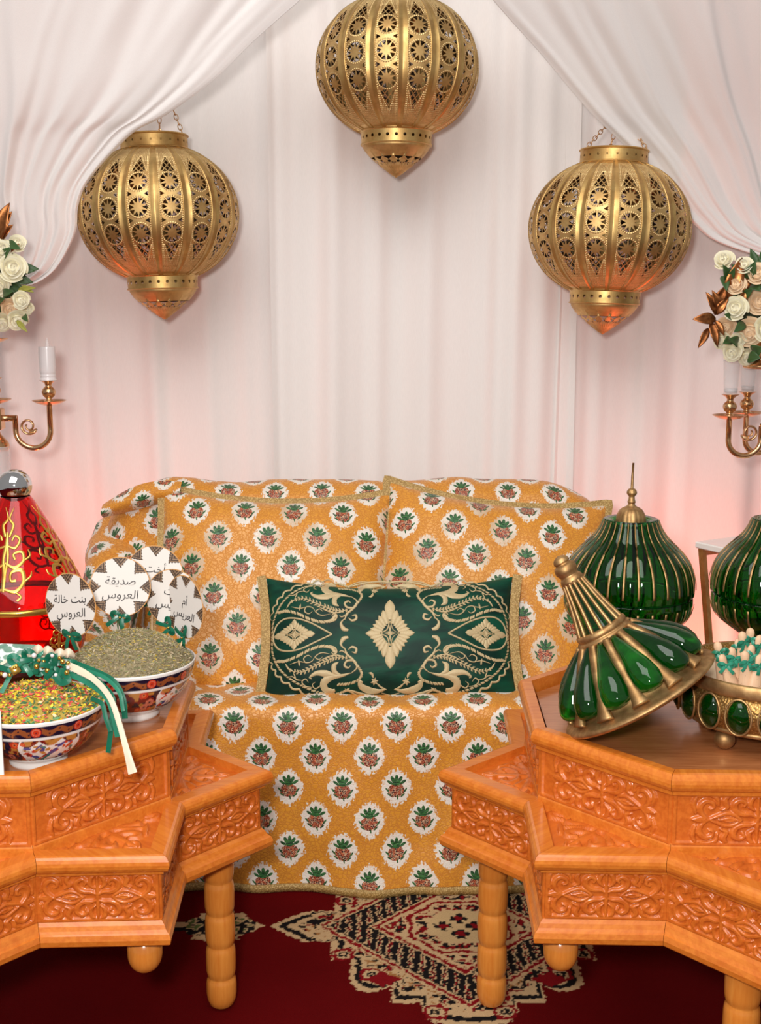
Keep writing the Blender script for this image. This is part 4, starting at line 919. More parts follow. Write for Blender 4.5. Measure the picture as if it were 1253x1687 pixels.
AR = dict(sadiqa='\ufe94\ufed8\ufef3\ufeaa\ufebb', alarous='\ufeb1\ufeed\ufeae\ufecc\ufedf\ufe8d', okht='\ufe96\ufea7\ufe83', omm='\ufee1\ufe83', alarees='\ufeb2\ufef3\ufeae\ufecc\ufedf\ufe8d', bint='\ufe94\ufedf\ufe8e\ufea7 \ufe96\ufee8\ufe91')
def card(label, px, py, Y, yaw, lean, roll, l1, l2, foot, s=1.0, bow=(1.0, 0), bowpx=None):
    c = W(px, py, Y); t = thing('round_card', label, 'card', c, (radians(lean), radians(roll), radians(yaw)), 'round cards on sticks')
    link('card_disc', DISC, t).scale = (s,)*3
    for k, (txt, dz, sz) in enumerate(((l1, .0115, .0225), (l2, -.0155, .0235))):
        if txt:
            o = bpy.data.objects.new('lettering', text_me(AR[txt], sz)); COL.objects.link(o); o.parent = t; o.location = (0, -.0012, dz); o.rotation_euler = (pi/2, 0, 0)
    from mathutils import Euler
    R = np.array(Euler(t.rotation_euler).to_matrix()); f = (np.array(foot)-c) @ R      # foot of the stick in the card's own frame
    P = np.array([(0, .0025, -.020), (0, .0028, -.058), tuple(f)]); MB().add(*tube(catmull(P, 6), .0016, 7)).build('stick', STICK, t)
    b = bow_mb(1.15*bow[0], 1, bow[1]).build('bow', RIBBON, t, smooth=False, loc=(f[0]*.25, -.003, -.060), rot=(0, bow[1]*.35-.3, 0))
    MB().add(*ellipsoid((0, -.006, 0), (.0026,)*3, 8, 6)).build('bead', PEARL, b); return t
HZ = HT+.135
card('round card reading bint khalat al-arous, turned aside and leaning in front of the red jar', 116, 997, 2.17, -26, -4, -7, 'bint', 'alarous', WZ(136, 1086, HZ-.02), 1.04, (1, 1))
card('round card facing straight ahead, reading sadiqat al-arous, highest over the herbs in front', 198, 967, 2.245, 3, -6, 2, 'sadiqa', 'alarous', W(201, 1060, 2.23), 1.0, (1, 2))
card('round card reading okht, partly covered, standing behind the straight-facing card', 254, 947, 2.305, -4, -6, 5, 'okht', 'alarous', W(250, 1070, 2.28), 1.0, (.8, 3))
card('round card almost hidden between its neighbours, only the end of its lettering showing', 285, 985, 2.27, -14, -4, 8, 'okht', 'alarees', W(276, 1072, 2.26), .98, (.9, 4))
card('narrow-looking round card reading om al-arees, turned well aside by the brocade cushion', 304, 1000, 2.235, -46, -2, 6, 'omm', 'alarees', WZ(290, 1086, HZ-.02), 1.06, (1.05, 5))

# ------------------------------------------------------------------ ribbons, beads and papers over the nearer bowl
rb = thing('ribbon_bundle', 'knot of green and cream ribbons with gold beads spilling over the nearer bowl', 'ribbon', W(100, 1090, 2.0))
o0 = np.array(rb.location)
def rib(pts, w, mat, n=(0, -1, .35), name='ribbon'):
    P = catmull([W(*p)-o0 for p in pts], 8); MB().add(*strip(P, n, w*.85, .0003)).build(name, mat, rb, smooth=False)
rib([(96, 1082, 1.97), (130, 1098, 1.95), (168, 1128, 1.925), (186, 1152, 1.90), (184, 1190, 1.885), (178, 1240, 1.88)], .0052, RIBBON)
rib([(76, 1103, 1.95), (112, 1110, 1.94), (150, 1128, 1.925), (176, 1150, 1.895), (187, 1178, 1.885), (194, 1214, 1.88)], .0058, RIBBONL)
rib([(110, 1088, 1.97), (152, 1104, 1.95), (186, 1122, 1.93), (202, 1150, 1.915), (206, 1184, 1.91)], .0060, RIBBON)
rib([(108, 1092, 1.955), (140, 1104, 1.945), (172, 1116, 1.925), (196, 1140, 1.905), (203, 1172, 1.895)], .0040, RIBBONL)
rib([(150, 1150, 1.915), (168, 1160, 1.895), (174, 1182, 1.885), (182, 1205, 1.88)], .0045, RIBBON)
rib([(60, 1080, 1.975), (110, 1094, 1.945), (150, 1115, 1.925), (180, 1148, 1.895), (196, 1190, 1.87), (207, 1232, 1.845), (216, 1275, 1.832)], .0056, CREAMRIB)
rib([(112, 1098, 1.94), (154, 1120, 1.92), (184, 1155, 1.885), (199, 1200, 1.86), (211, 1240, 1.84), (222, 1273, 1.83)], .0048, CREAMRIB)
rib([(-10, 1096, 1.97), (16, 1104, 1.955), (36, 1104, 1.95), (70, 1102, 1.95), (92, 1098, 1.955)], .0058, RIBBON)
rib([(18, 1110, 1.94), (10, 1126, 1.93), (2, 1142, 1.915)], .0048, RIBBONL)
rib([(-10, 1104, 1.975), (12, 1088, 1.985), (40, 1080, 1.985), (70, 1082, 1.98)], .0030, CREAMRIB)
rib([(90, 1112, 1.93), (100, 1124, 1.922), (112, 1120, 1.922), (104, 1108, 1.935), (90, 1110, 1.935)], .0070, RIBBON)
for i, (a, b) in enumerate(((70, 1090), (90, 1092), (108, 1100), (36, 1094), (56, 1088), (84, 1100))):
    bow_mb(1.25, .6, 10+i).build('bow', RIBBON if i % 3 else RIBBONL, rb, smooth=False, loc=W(a, b, 1.955-.004*i)-o0, rot=(-.3, .5*i-1.2, .3))
for i, (a, b) in enumerate(((56, 1080), (64, 1088), (70, 1098), (78, 1104), (86, 1080), (98, 1084), (103, 1090), (112, 1092), (112, 1100), (110, 1108), (24, 1100), (16, 1112), (8, 1112), (2, 1110), (72, 1090), (60, 1098), (92, 1112))):
    MB().add(*ellipsoid((0, 0, 0), (.0035+.0012*(i % 3 == 0),)*3, 10, 7)).build('bead', PEARL if i % 4 else CREAMWAX, rb, loc=W(a, b, 1.93)-o0)
MB().add(*lathe([(.0005, -.001), (.010, -.001), (.011, 0), (.010, .001), (.0005, .001)], 4)[:2]).build('gold_charm', PEARL, rb, loc=W(25, 1103, 1.93)-o0, rot=(1.2, .3, .2))
for i, (a, b) in enumerate(((62, 1074), (78, 1076), (98, 1080), (112, 1080))):
    P = catmull([W(a-12, b+2, 1.965)-o0, W(a, b-4, 1.95)-o0, W(a+12, b+3, 1.96)-o0], 5); MB().add(*strip(P, (0, -1, .4), np.array(np.interp(np.linspace(0, 1, len(P)), (0, .5, 1), (.003, .009, .002))), .0006)).build('cream_tuft', CREAMRIB, rb)
def leafprint_mat():
    M = Mat('leaf_printed_card'); v = voro(mapping(coord(), (60, 60, 110), rot=(0, .6, 0)), 1.0, 'F1'); n = noise(coord(), 60, 3)
    M.set(Base_Color=mixc((v+(n-.5)*.5).ss(.66, .52), lin((238, 240, 236)), mixc(n, lin((60, 104, 84)), lin((140, 172, 152)))), Roughness=.5); return M.m
P = np.array([W(-40, 1060, 2.045), W(58, 1063, 2.045), W(72, 1092, 2.015), W(-40, 1104, 2.005)]); c0 = P.mean(0); up = np.array((0, .0005, .001))
gc = MB().add(np.vstack((P-c0-up, P-c0+up)), [(3, 2, 1, 0), (4, 5, 6, 7), (0, 1, 5, 4), (1, 2, 6, 5), (2, 3, 7, 6), (3, 0, 4, 7)]).build('greeting_card', leafprint_mat(), loc=c0, smooth=False)
tag(gc, 'white card printed with green foliage lying behind the ribbons on the nearer bowl', 'card')
V, F = box((0, 0, .055), (.10, .002, .110)); wc = MB().add(V, F).build('place_card', plain('white_card', (240, 238, 234), .6), loc=W(6, 1262, 1.828)+np.array((-.05, 0, 0)), smooth=False); wc.location.z = H2
tag(wc, 'plain white card standing at the table edge, cut off by the frame', 'card')

# ------------------------------------------------------------------ tall red glass jar with gilt scrolls
YR = 2.50; xr = W(34, 985, YR)[0]; pm = 765.0
zr = lambda y: W(29, y, YR)[2]-HT
rj = thing('red_glass_jar', 'tall red glass jar with a conical lid, silver ball knob and gilt scrolls', 'jar', (xr, YR, HT))
lidp = [(24, 817), (32, 828), (50, 858), (71, 898), (93, 941), (108, 972), (111, 982)]
lp = smooth_prof([(r/pm, zr(y)) for r, y in lidp], 8)
inn = lp[::-1]*np.array((1, 1))-np.array((.004, .001)); 
V_, F_, _ = lathe(np.vstack((lp, inn)), 72); MB().add(V_, F_[:, ::-1]).build('conical_lid', REDGLASS, rj)
bodyp = [(111, 988), (110, 1000), (107, 1030), (102, 1060), (97, 1080)]
bp = smooth_prof([(r/pm, zr(y)) for r, y in bodyp], 8); z0 = 0.0; bp = np.vstack((bp, [(.118, .002), (.10, 0.0), (.0005, 0.0)])); bi = np.vstack(([(.0005, .008)], [(max(r-.005, .001), max(z, .008)) for r, z in bp[::-1][3:]]))
V_, F_, _ = lathe(np.vstack((bp, bi)), 72); MB().add(V_, F_[:, ::-1]).build('body', REDGLASS, rj)
MB().add(*lathe(smooth_prof([(.146, zr(990)), (.153, zr(989)), (.1545, zr(985)), (.153, zr(981)), (.146, zr(980))], 4), 72)[:2]).build('gold_band', PEARL, rj)
t = np.linspace(-1.15, pi/2, 18); MB().add(*lathe([(.037*cos(a), zr(800)+.036*sin(a)) for a in t]+[], 40)[:2]).build('ball_knob', CHROME, rj)
def on_lid(x, y, h):       # x: arc metres round the jar, y: height above its table
    x = np.asarray(x, float); y = np.asarray(y, float); full = np.vstack((bp[:-3][::-1], lp[::-1])); r = np.interp(y, full[:, 1], full[:, 0])+h+.0006; a = x/r
    return np.stack([r*np.sin(a), -r*np.cos(a), y], -1)
def gilt(cx, y0, sc_, lst, spin, nm='gilt_scroll'):
    mb = MB()
    for sg in (-1, 1):
        for P, w in lst:
            V, F = stroke([(cx+sg*a*sc_, y0+b*sc_) for a, b in P], np.array(w)*sc_*.66 if np.ndim(w) else w*sc_, .0010, on_lid); mb.add(V, F if sg > 0 else F[:, ::-1])
    return mb.build(nm, REDGOLD, rj, rot=(0, 0, spin))
GS = [([(0, 0), (0, .35), (.05, .7), (0, 1.05), (0, 1.3)], (.05, .07, .05, .07, .03)), ([(.02, .05), (.28, 0), (.46, .2), (.38, .46), (.16, .42), (.16, .24), (.28, .24)], (.04, .06, .07, .07, .05, .04, .05)),
      ([(.0, .62), (.22, .52), (.42, .66), (.36, .86), (.18, .82), (.22, .70)], (.04, .06, .06, .05, .04, .05)), ([(.02, 1.0), (.2, .95), (.3, 1.12), (.18, 1.22), (.12, 1.12)], (.03, .05, .05, .04, .04)), ([(.05, 1.2), (.12, 1.45), (.02, 1.6), (.10, 1.85)], (.05, .05, .04, .01)),
      ([(.46, .2), (.6, .3), (.62, .42)], (.04, .04, .02)), ([(.42, .66), (.56, .76), (.5, .9)], (.04, .04, .02)), ([(.3, -.02), (.42, -.12), (.34, -.2)], (.03, .04, .05))]
yb_ = zr(953)
for k in range(4): gilt(0, yb_, .090, GS, radians(-2+k*90-(12 if k else 0)+ (4 if k == 0 else 0)))
for k in range(6): gilt(0, zr(1062), .050, GS[:4], radians(-10+k*60), 'gilt_scroll')

# ------------------------------------------------------------------ ribbed green glass jars
YJ = 2.455
def green_jar(px, label):
    c = W(px, 960, YJ); zz_ = lambda y: W(px, y, YJ)[2]-HT
    t = thing('green_glass_jar', label, 'jar', (c[0], YJ, HT), (0, 0, .05), 'ribbed green glass jars')
    s = 1/746.
    up = smooth_prof([(103, 974), (103.5, 962), (102, 948), (95, 926), (80, 906), (60, 886), (49, 870), (44, 858), (42, 854)], 8); up = np.stack([up[:, 0]*s, [zz_(y) for y in up[:, 1]]], 1)
    lo = smooth_prof([(101, 978), (101, 992), (95, 1010), (78, 1026), (58, 1040), (44, 1052), (40, 1070), (50, 1092), (56, 1106)], 8); lo = np.stack([lo[:, 0]*s, [zz_(y) for y in lo[:, 1]]], 1); lo[-1, 1] = 0
    n = 28; amp = lambda th, z: 1+.022*np.abs(np.cos(n*th/2))-.012
    th_ = lambda P, d: np.vstack((P, P[::-1]-np.array((d, 0))))
    plate = np.array([(.038, up[-1, 1]-.003), (.036, up[-1, 1]-.006), (.022, up[-1, 1]-.008), (.0005, up[-1, 1]-.008)])
    MB().add(*lathe(np.vstack((up, plate, [(.0005, up[-1, 1]-.013), (.030, up[-1, 1]-.013)], (up-np.array((.006, .004)))[::-1][6:], up[:1])), 280, amp=amp)[:2]).build('fluted_lid', GREENGLASS, t)
    li = lo[:30]-np.array((.007, -.001)); V_, F_, _ = lathe(np.vstack(([(.0005, li[-1, 1]+.004)], li[::-1], lo, [(.0005, 0)])), 280, amp=amp); MB().add(V_, F_[:, ::-1]).build('fluted_body', GREENGLASS, t)
    for P, w, nm in ((up[6:-4], .0024, 'gold_stripe'), (lo[6:34], .0022, 'gold_stripe')):
        q = P[::3]; V = np.stack([0*q[:, 0], -(q[:, 0]*1.011+.0012), q[:, 1]], 1); tn = np.gradient(q, axis=0); nr = np.stack([0*tn[:, 0], -np.abs(tn[:, 1]), tn[:, 0]*np.sign(tn[:, 1])*1], 1)
        ww = w*np.clip(q[:, 0]/.12, .45, 1); me = MB().add(*strip(V, nr, ww, .0007)).mesh(nm, OLDGOLD)
        for k in range(n): link(nm, me, t, rot=(0, 0, 2*pi*(k+.5)/n*1.0+pi/2+pi/n*0))
    zt = up[-1, 1]-.008; dome = smooth_prof([(.031, 0), (.031, .004), (.029, .016), (.022, .028), (.010, .035), (.007, .040), (.0085, .044), (.0070, .048), (.0062, .056), (.0095, .060), (.0105, .065), (.0075, .071), (.004, .073)], 5)
    f = MB().add(*lathe(dome+np.array((0, zt)), 96, amp=lambda th, z: 1+.035*np.abs(np.cos(8*th)))[:2]).build('finial', OLDGOLD, t)
    MB().add(*tube([(0, 0, zt+.070), (0, 0, zt+.10), (.001, 0, zt+.128)], (.0032, .0028, .0022), 8)).build('finial_rod', OLDGOLD, f)
    return t
green_jar(1035, 'ribbed green glass jar with gold stripes, whole in view behind the leaning lid')
green_jar(1279, 'ribbed green glass jar with gold stripes, cut by the frame behind the ribbon-tied sticks')

# ------------------------------------------------------------------ gold dish with green cabochons, and its leaning lid
DX, DY = .722, 2.085
dish = thing('footed_dish', 'round gold dish set with oval green glass stones, standing on ball feet', 'dish', (DX, DY, HT))
dp = smooth_prof([(.0005, .030), (.095, .031), (.118, .034), (.140, .040), (.146, .045), (.158, .060), (.166, .080), (.163, .100), (.155, .112), (.158, .116), (.160, .124), (.158, .133), (.153, .135), (.150, .132), (.148, .118), (.150, .09), (.14, .06), (.10, .044), (.0005, .042)], 6)
DM = Mat('stippled_gold'); vv = voro(coord(), 240, 'F1'); DM.set(Base_Color=mixc(vv.ss(.1, .6), lin((206, 168, 104)), lin((150, 112, 60))), Metallic=.85, Roughness=.42, Normal=bump(vv, .5, .002))
MB().add(*lathe(dp, 120)[:2]).build('bowl', DM.m, dish)
MB().add(*lathe(smooth_prof([(.154, .108), (.161, .113), (.1625, .124), (.160, .134), (.154, .136), (.150, .131), (.150, .115), (.154, .108)], 4), 96)[:2]).build('rim_band', OLDGOLD, dish)
MB().add(*lathe(smooth_prof([(.139, .036), (.146, .038), (.148, .043), (.145, .047), (.139, .046), (.139, .036)], 3), 96)[:2]).build('lower_band', OLDGOLD, dish)
gem = MB().add(*ellipsoid((0, -.158, .078), (.0215, .016, .0305), 24, 16)).mesh('cabochon', GEMGLASS)
bz = MB(); a_ = np.linspace(0, 2*pi, 33); bz.add(*tube(np.stack([.0235*np.cos(a_), -.163-.001*np.cos(2*a_)+0*a_, .078+.0325*np.sin(a_)], 1), .0022, 6, caps=False)); bz = bz.mesh('bezel', OLDGOLD)
for k in range(18):
    g = link('cabochon', gem, dish, rot=(0, 0, k*2*pi/18+radians(5))); link('bezel', bz, dish, rot=(0, 0, k*2*pi/18+radians(5)))
for k in range(4): MB().add(*ellipsoid((0, 0, .018), (.019, .019, .018), 20, 12)).build('ball_foot', OLDGOLD, dish, loc=(.125*cos(k*pi/2+radians(218)), .125*sin(k*pi/2+radians(218)), 0))
MB().add(*lathe([(.148, .110), (.12, .117), (.06, .122), (.0005, .123)], 48)[:2]).build('paper_lining', plain('cream_paper', (226, 200, 166), .7), dish)
PEG = Mat('pale_peg'); w_ = noise(mapping(coord(), (300, 300, 60)), 1.0, 3); wr_ = noise(mapping(coord(), (420, 420, 260)), 1.0, 2)
PEG.set(Base_Color=mixc(wr_.gt(.70), mixc(w_, lin((212, 170, 132)), lin((228, 190, 154))), lin((150, 110, 84))), Roughness=.6)
RIBBONB = plain('bright_green_satin_ribbon', (48, 140, 112), .3, 0, .25, 40)
def peg_mesh():
    z = np.array([0, .02, .05, .075, .090, .097, .101, .106, .113, .119, .122]); w = np.array([.0180, .0176, .0158, .0125, .0094, .0068, .0064, .0070, .0078, .0060, .001]); d = w*.5; n = 14
    th = np.arange(n)*2*pi/n; V = np.stack([np.sign(np.cos(th))[None]*np.abs(np.cos(th))[None]**.7*w[:, None], np.sin(th)[None]*d[:, None]-.0012*(np.abs(np.cos(th)) < .25)[None]*np.sign(np.sin(th))[None]*-1, z[:, None]+0*th[None]], -1)
    return MB().add(V, gridF(len(z), n, wv=True)).mesh('peg_body', PEG.m)
PEGM = peg_mesh(); tb = MB().add(*lathe([(.0072, .098), (.0082, .0995), (.0072, .104)], 14)[:2]).mesh('tie', RIBBON)
pegs = [(1180, 1057, 2.03, -14), (1204, 1066, 2.02, -8), (1187, 1078, 2.00, -22), (1222, 1040, 2.06, -3), (1238, 1062, 2.01, 6), (1236, 1034, 2.08, 2), (1252, 1046, 2.06, 10), (1214, 1052, 2.09, -9), (1226, 1072, 1.985, -6), (1252, 1078, 1.985, 9)]
tops = ['leftmost pale stick tied with green ribbon, leaning over the dish rim by the lid', 'pale ribbon-tied stick second from the left, bow just under its round head', 'low pale ribbon-tied stick leaning hard outward beside the tilted lid',
        'tall pale ribbon-tied stick standing behind, left of the highest one', 'pale ribbon-tied stick at the front, its broad face turned forward', 'highest pale ribbon-tied stick, its head against the green jar', 'pale ribbon-tied stick cut by the frame edge, tall and leaning outward', 'pale ribbon-tied stick half hidden behind the leftmost ones', 'short pale ribbon-tied stick in the front row near the rim', 'short pale ribbon-tied stick in the front row, cut by the frame edge']
for i, (px, py, Y, lean) in enumerate(pegs):
    c = W(px, py, Y); lab = tops[i]
    a, b = radians(-6+3*(i % 3)), radians(lean); ax = np.array((cos(a)*sin(b), -sin(a), cos(a)*cos(b))); ln = .122
    base = c-ax*ln
    t = thing('tied_stick', lab, 'stick', base, (a, b, 0), 'ribbon-tied sticks in the gold dish')
    link('stick_body', PEGM, t, rot=(0, 0, .5*((i*7) % 5-2)*.4)); link('tie', tb, t)
    bow_mb(.84, .7, 30+i).build('bow', RIBBONB if i % 3 else RIBBONL, t, smooth=False, loc=(0, -.007, .101), rot=(0, -b+.3*((i*5) % 3-1), .2*((i*3) % 5-2)))
# leaning lid
lc = WZ(1056, 1142, HT+.092); lc = lc+np.array((-.002, 0, -.003)); lid = thing('dish_lid', 'gold and green glass dish lid tipped on its edge against the gold dish', 'lid', lc, (radians(-9), radians(-31), 0)); lid.scale = (.95,)*3
R0 = .152
fl = smooth_prof([(R0-.022, -.004), (R0-.004, -.004), (R0+.006, -.001), (R0+.009, .004), (R0+.004, .009), (R0-.008, .013), (R0-.020, .020), (.124, .033), (.110, .053), (.090, .082), (.066, .113), (.050, .130)], 6)
MB().add(*lathe(np.vstack((fl, [(.043, .130), (.07, .07), (R0-.03, .010), (R0-.022, -.004)])), 96)[:2]).build('flared_shell', OLDGOLD, lid)
MB().add(*lathe(smooth_prof([(.040, .126), (.050, .128), (.0545, .133), (.0545, .138), (.051, .142), (.0525, .147), (.0510, .153), (.045, .156), (.036, .155)], 5), 72)[:2]).build('collar', OLDGOLD, lid)
MB().add(*lathe(smooth_prof([(.046, .150), (.040, .17), (.032, .20), (.024, .235), (.020, .255)], 6), 64)[:2]).build('upper_cone', GEMGLASS, lid)
rp = smooth_prof([(.047, .150), (.041, .17), (.033, .20), (.025, .235), (.0205, .258)], 5); V = np.stack([0*rp[:, 0], -rp[:, 0], rp[:, 1]], 1); me = MB().add(*tube(V, np.interp(rp[:, 1], (.15, .26), (.0042, .0036)), 7)).mesh('cone_rib', OLDGOLD)
for k in range(14): link('cone_rib', me, lid, rot=(0, 0, k*2*pi/14))
MB().add(*lathe(smooth_prof([(.022, .252), (.0235, .258), (.0215, .264), (.0185, .268), (.020, .273), (.0225, .280), (.0210, .289), (.0145, .294), (.0165, .298), (.0135, .305), (.0075, .309), (.0005, .311)], 5), 48)[:2]).build('finial', OLDGOLD, lid)
lpth = catmull([(.132, .026), (.130, .036), (.120, .056), (.103, .080), (.082, .104), (.062, .124), (.053, .132)], 6); tt = np.linspace(0, 1, len(lpth)); lw = np.interp(tt, (0, .06, .15, .3, .45, .6, .8, 1), (.003, .018, .0262, .0284, .0252, .0180, .0096, .005))
me = MB().add(*tube(np.stack([0*tt, -lpth[:, 0], lpth[:, 1]], 1), lw, 22)).mesh('glass_lobe', GEMGLASS)
rp = catmull([(.140, .014), (.127, .033), (.112, .055), (.091, .085), (.066, .116), (.052, .132)], 6); mr = MB().add(*strip(np.stack([0*rp[:, 0], -rp[:, 0]-.004, rp[:, 1]+.003], 1), (0, -.8, .6), np.interp(np.linspace(0, 1, len(rp)), (0, .15, .5, 1), (.017, .0115, .0085, .0062)), .005)).mesh('lid_rib', OLDGOLD)
for k in range(12): link('glass_lobe', me, lid, rot=(0, 0, (k+.35)*2*pi/12)); link('lid_rib', mr, lid, rot=(0, 0, (k+.85)*2*pi/12))

# ------------------------------------------------------------------ white pedestal with gold legs
pc = W(1147, 892, 3.12); ped = thing('pedestal_stand', 'white topped stand on slim gold legs behind the cut green jar', 'stand', (pc[0]+.267, pc[1]-.02, 0), (0, 0, radians(30)))
zt = pc[2]-.004; MB().add(*box((0, 0, zt-.009), (.42, .34, .018), .003)).build('top_slab', PORCELAIN, ped, smooth=False)
for sx in (-1, 1):
    for sy in (-1, 1): MB().add(*tube([(sx*.195, sy*.155, zt-.018), (sx*.125, sy*.10, 0)], .011, 4)).build('leg', GOLDRIB, ped, smooth=False)
for sy in (-1, 1): MB().add(*box((0, sy*.155, zt-.028), (.40, .014, .020))).build('apron', ROSEGOLD, ped, smooth=False)

# ------------------------------------------------------------------ candelabra, candles, flowers
YD = 3.10
def zy(y, Y=YD, px=626): return W(px, y, Y)[2]
CUP = smooth_prof([(.0235, .052), (.0225, .0515), (.0115, .044), (.0085, .036), (.0150, .029), (.0185, .020), (.0150, .010), (.0085, .004), (.010, 0), (.014, -.004), (.0005, -.004)], 5)
PLATE = smooth_prof([(.0440, .003), (.0435, .0045), (.030, -.001), (.012, -.006), (.0005, -.0065), (.0005, -.0105), (.012, -.0095), (.031, -.004), (.0440, .003)], 4)
cupm = MB().add(*lathe(CUP, 40)[:2]).mesh('candle_cup', ROSEGOLD); platem = MB().add(*lathe(PLATE, 48)[:2]).mesh('drip_plate', ROSEGOLD)
def arm_at(t, px, ytop, yplate, ybot, jx, jy, Y):
    o = np.array(t.location); c = W(px, yplate, Y); j = W(jx, jy, Y); zb = W(px, ybot, Y)[2]; h = (c[0]+j[0])/2; r = abs(c[0]-j[0])/2
    a = np.linspace(0, pi, 20); sg = 1 if c[0] > j[0] else -1
    P = [(j[0], Y, j[2])]+[(h-sg*r*cos(q), Y, zb+min(r, .06)*(1-sin(q))) for q in a]+[(c[0], Y, c[2]-.006)]
    MB().add(*tube(np.array(P)-o, .0075, 12)).build('arm', ROSEGOLD, t)
    link('drip_plate', platem, t, loc=c-o); link('candle_cup', cupm, t, loc=c-o+np.array((0, 0, .006)))
    return c+np.array((0, 0, .056))
def scroll_at(t, px, py, Y, flip):
    o = np.array(t.location); P = spiral((0, 0), .006, .023, 2.4, 1.55, 40); P = np.array([(flip*a, 0, b) for a, b in P]); tail = P[-1]+np.array((-flip*.018, 0, -.006)); P = np.vstack((P, tail))
    w = np.linspace(.0045, .0075, len(P)); MB().add(*tube(P, w, 8, flat=.5)).build('scroll', ROSEGOLD, t, loc=W(px, py, Y)-o)
def column(t, pxc, rings, Y):
    o = np.array(t.location); z = lambda y: W(pxc, y, Y)[2]
    MB().add(*lathe([(.0005, 0), (.15, 0), (.15, .012), (.05, .03), (.02, .05)], 48)[:2]).build('base', ROSEGOLD, t)
    MB().add(*lathe([(.034, .03), (.034, z(735)), (.030, z(735)), (.030, .03)], 40)[:2]).build('clear_column', CLEAR, t)
    MB().add(*lathe(smooth_prof([(.0005, z(742)), (.030, z(742)), (.032, z(730)), (.014, z(716)), (.010, z(708))], 4), 40)[:2]).build('foot_bell', ROSEGOLD, t)
    MB().add(*box((0, 0, z(690)), (.042, .042, z(672)-z(708)), .004)).build('joint_block', ROSEGOLD, t, smooth=False)
    link('drip_plate', platem, t, loc=(0, 0, z(660))); link('candle_cup', cupm, t, loc=(0, 0, z(655)))
    MB().add(*tube([(0, 0, z(672)), (0, 0, z(560))], .010, 12)).build('stem', ROSEGOLD, t)
    link('drip_plate', platem, t, loc=(0, 0, z(560))); link('candle_cup', cupm, t, loc=(0, 0, z(560)+.005))
cl = W(-8, 690, YD); candl = thing('candelabra', 'rose gold candelabra with a curling arm, standing behind the red jar', 'candelabra', (cl[0], YD, 0), (0, 0, 0), 'rose gold candelabra')
column(candl, -8, None, YD)
ct1 = arm_at(candl, 81, 620, 662, 738, 25, 689, YD); scroll_at(candl, 47, 702, YD, 1)
MB().add(*tube([W(0, 689, YD)-np.array(candl.location), W(28, 689, YD)-np.array(candl.location)], .0085, 12)).build('joint', ROSEGOLD, candl)
cr = W(1292, 700, YD); candr = thing('candelabra', 'rose gold candelabra whose two arms rise under the glass cups at the flowers', 'candelabra', (cr[0], YD, 0), (0, 0, 0), 'rose gold candelabra')
column(candr, 1292, None, YD)
cg1 = arm_at(candr, 1201, 588, 686, 751, 1254, 702, YD-.02); cg2 = arm_at(candr, 1229, 588, 681, 746, 1272, 702, YD+.06); scroll_at(candr, 1234, 712, YD-.01, -1)
MB().add(*tube([W(1254, 702, YD-.02)-np.array(candr.location), W(1292, 702, YD)-np.array(candr.location)], .0085, 12)).build('joint', ROSEGOLD, candr)
THINGLASS = plain('thin_glass', (240, 236, 236), .04, 0, .02, Alpha=.2, Coat_Weight=1.0)
def led_candle(c, label):
    t = thing('candle', label, 'candle', c); MB().add(*lathe(smooth_prof([(.0005, 0), (.0215, 0), (.0220, .004), (.0200, .008), (.0205, .014), (.0198, .018), (.0212, .03), (.0215, .085), (.0210, .088), (.0190, .089), (.0180, .083), (.0005, .082)], 4), 32)[:2]).build('candle_body', CREAMWAX, t)
    MB().add(*lathe(smooth_prof([(.0005, .082), (.0045, .086), (.0052, .094), (.0028, .106), (.0005, .114)], 5), 16)[:2]).build('flame_tip', CLEAR, t, loc=(.002, 0, 0)); return t
led_candle(ct1, 'white electric candle with a flame-shaped tip, on the gold arm')
def glass_cup(c, label):
    t = thing('glass_cup', label, 'glass', c, (0, 0, 0), 'clear votive cups'); MB().add(*lathe(smooth_prof([(.0005, 0), (.0165, 0), (.0180, .004), (.0195, .03), (.0225, .088), (.0218, .089), (.0205, .085), (.0178, .03), (.0165, .006), (.0005, .005)], 5), 40)[:2]).build('cup', THINGLASS, t)
    MB().add(*lathe([(.0005, .006), (.0150, .007), (.0165, .018), (.0005, .019)], 24)[:2]).build('wax_fill', CREAMWAX, t); return t
glass_cup(cg1, 'clear glass cup nearer the curtain on the gold candelabra arm'); glass_cup(cg2, 'clear glass cup beside the cut edge on the second candelabra arm')

def petal_mat(name, a, b):
    M = Mat(name); _, _, z = sep(coord()); n = noise(coord(), 60, 2); M.set(Base_Color=mixc((z*28.0+n*.5).ss(.1, 1.2), lin(b), lin(a)), Roughness=.6, Sheen_Weight=.2, Subsurface_Weight=.0); return M.m
WHITEP = petal_mat('ivory_petals', (244, 240, 226), (232, 222, 180)); PEACHP = petal_mat('peach_petals', (244, 222, 190), (234, 200, 156))
def rose_mesh(name, mat, R, seed):
    r = np.random.default_rng(seed); mb = MB(); nP = 17
    for i in range(nP):
        f = i/(nP-1); rad = R*(.10+.78*f**.8); H = R*(1.02-.34*f); a0 = i*2.39996+r.uniform(-.2, .2); wd_ = 1.15-.25*f; n, m = 9, 8
        s = np.linspace(-1, 1, n)[:, None]; t = np.linspace(0, 1, m)[None]; edge = 1-.22*s**2-.06*s**4
        rr = rad*(.22+.78*np.sin(t*pi/2)**.8)+R*.24*f*t**3+.03*R*np.sin(s*3+i)*t; z = H*t*edge*(1-.30*f*t**3)-R*.25*f
        a = a0+s*wd_*(1-.25*t**2*(1-f)); mb.add(np.stack([rr*np.cos(a), rr*np.sin(a), z+0*s], -1), gridF(n, m))
    mb.add(*ellipsoid((0, 0, R*.12), (R*.55, R*.55, R*.4), 10, 6)); return mb.mesh(name, mat)
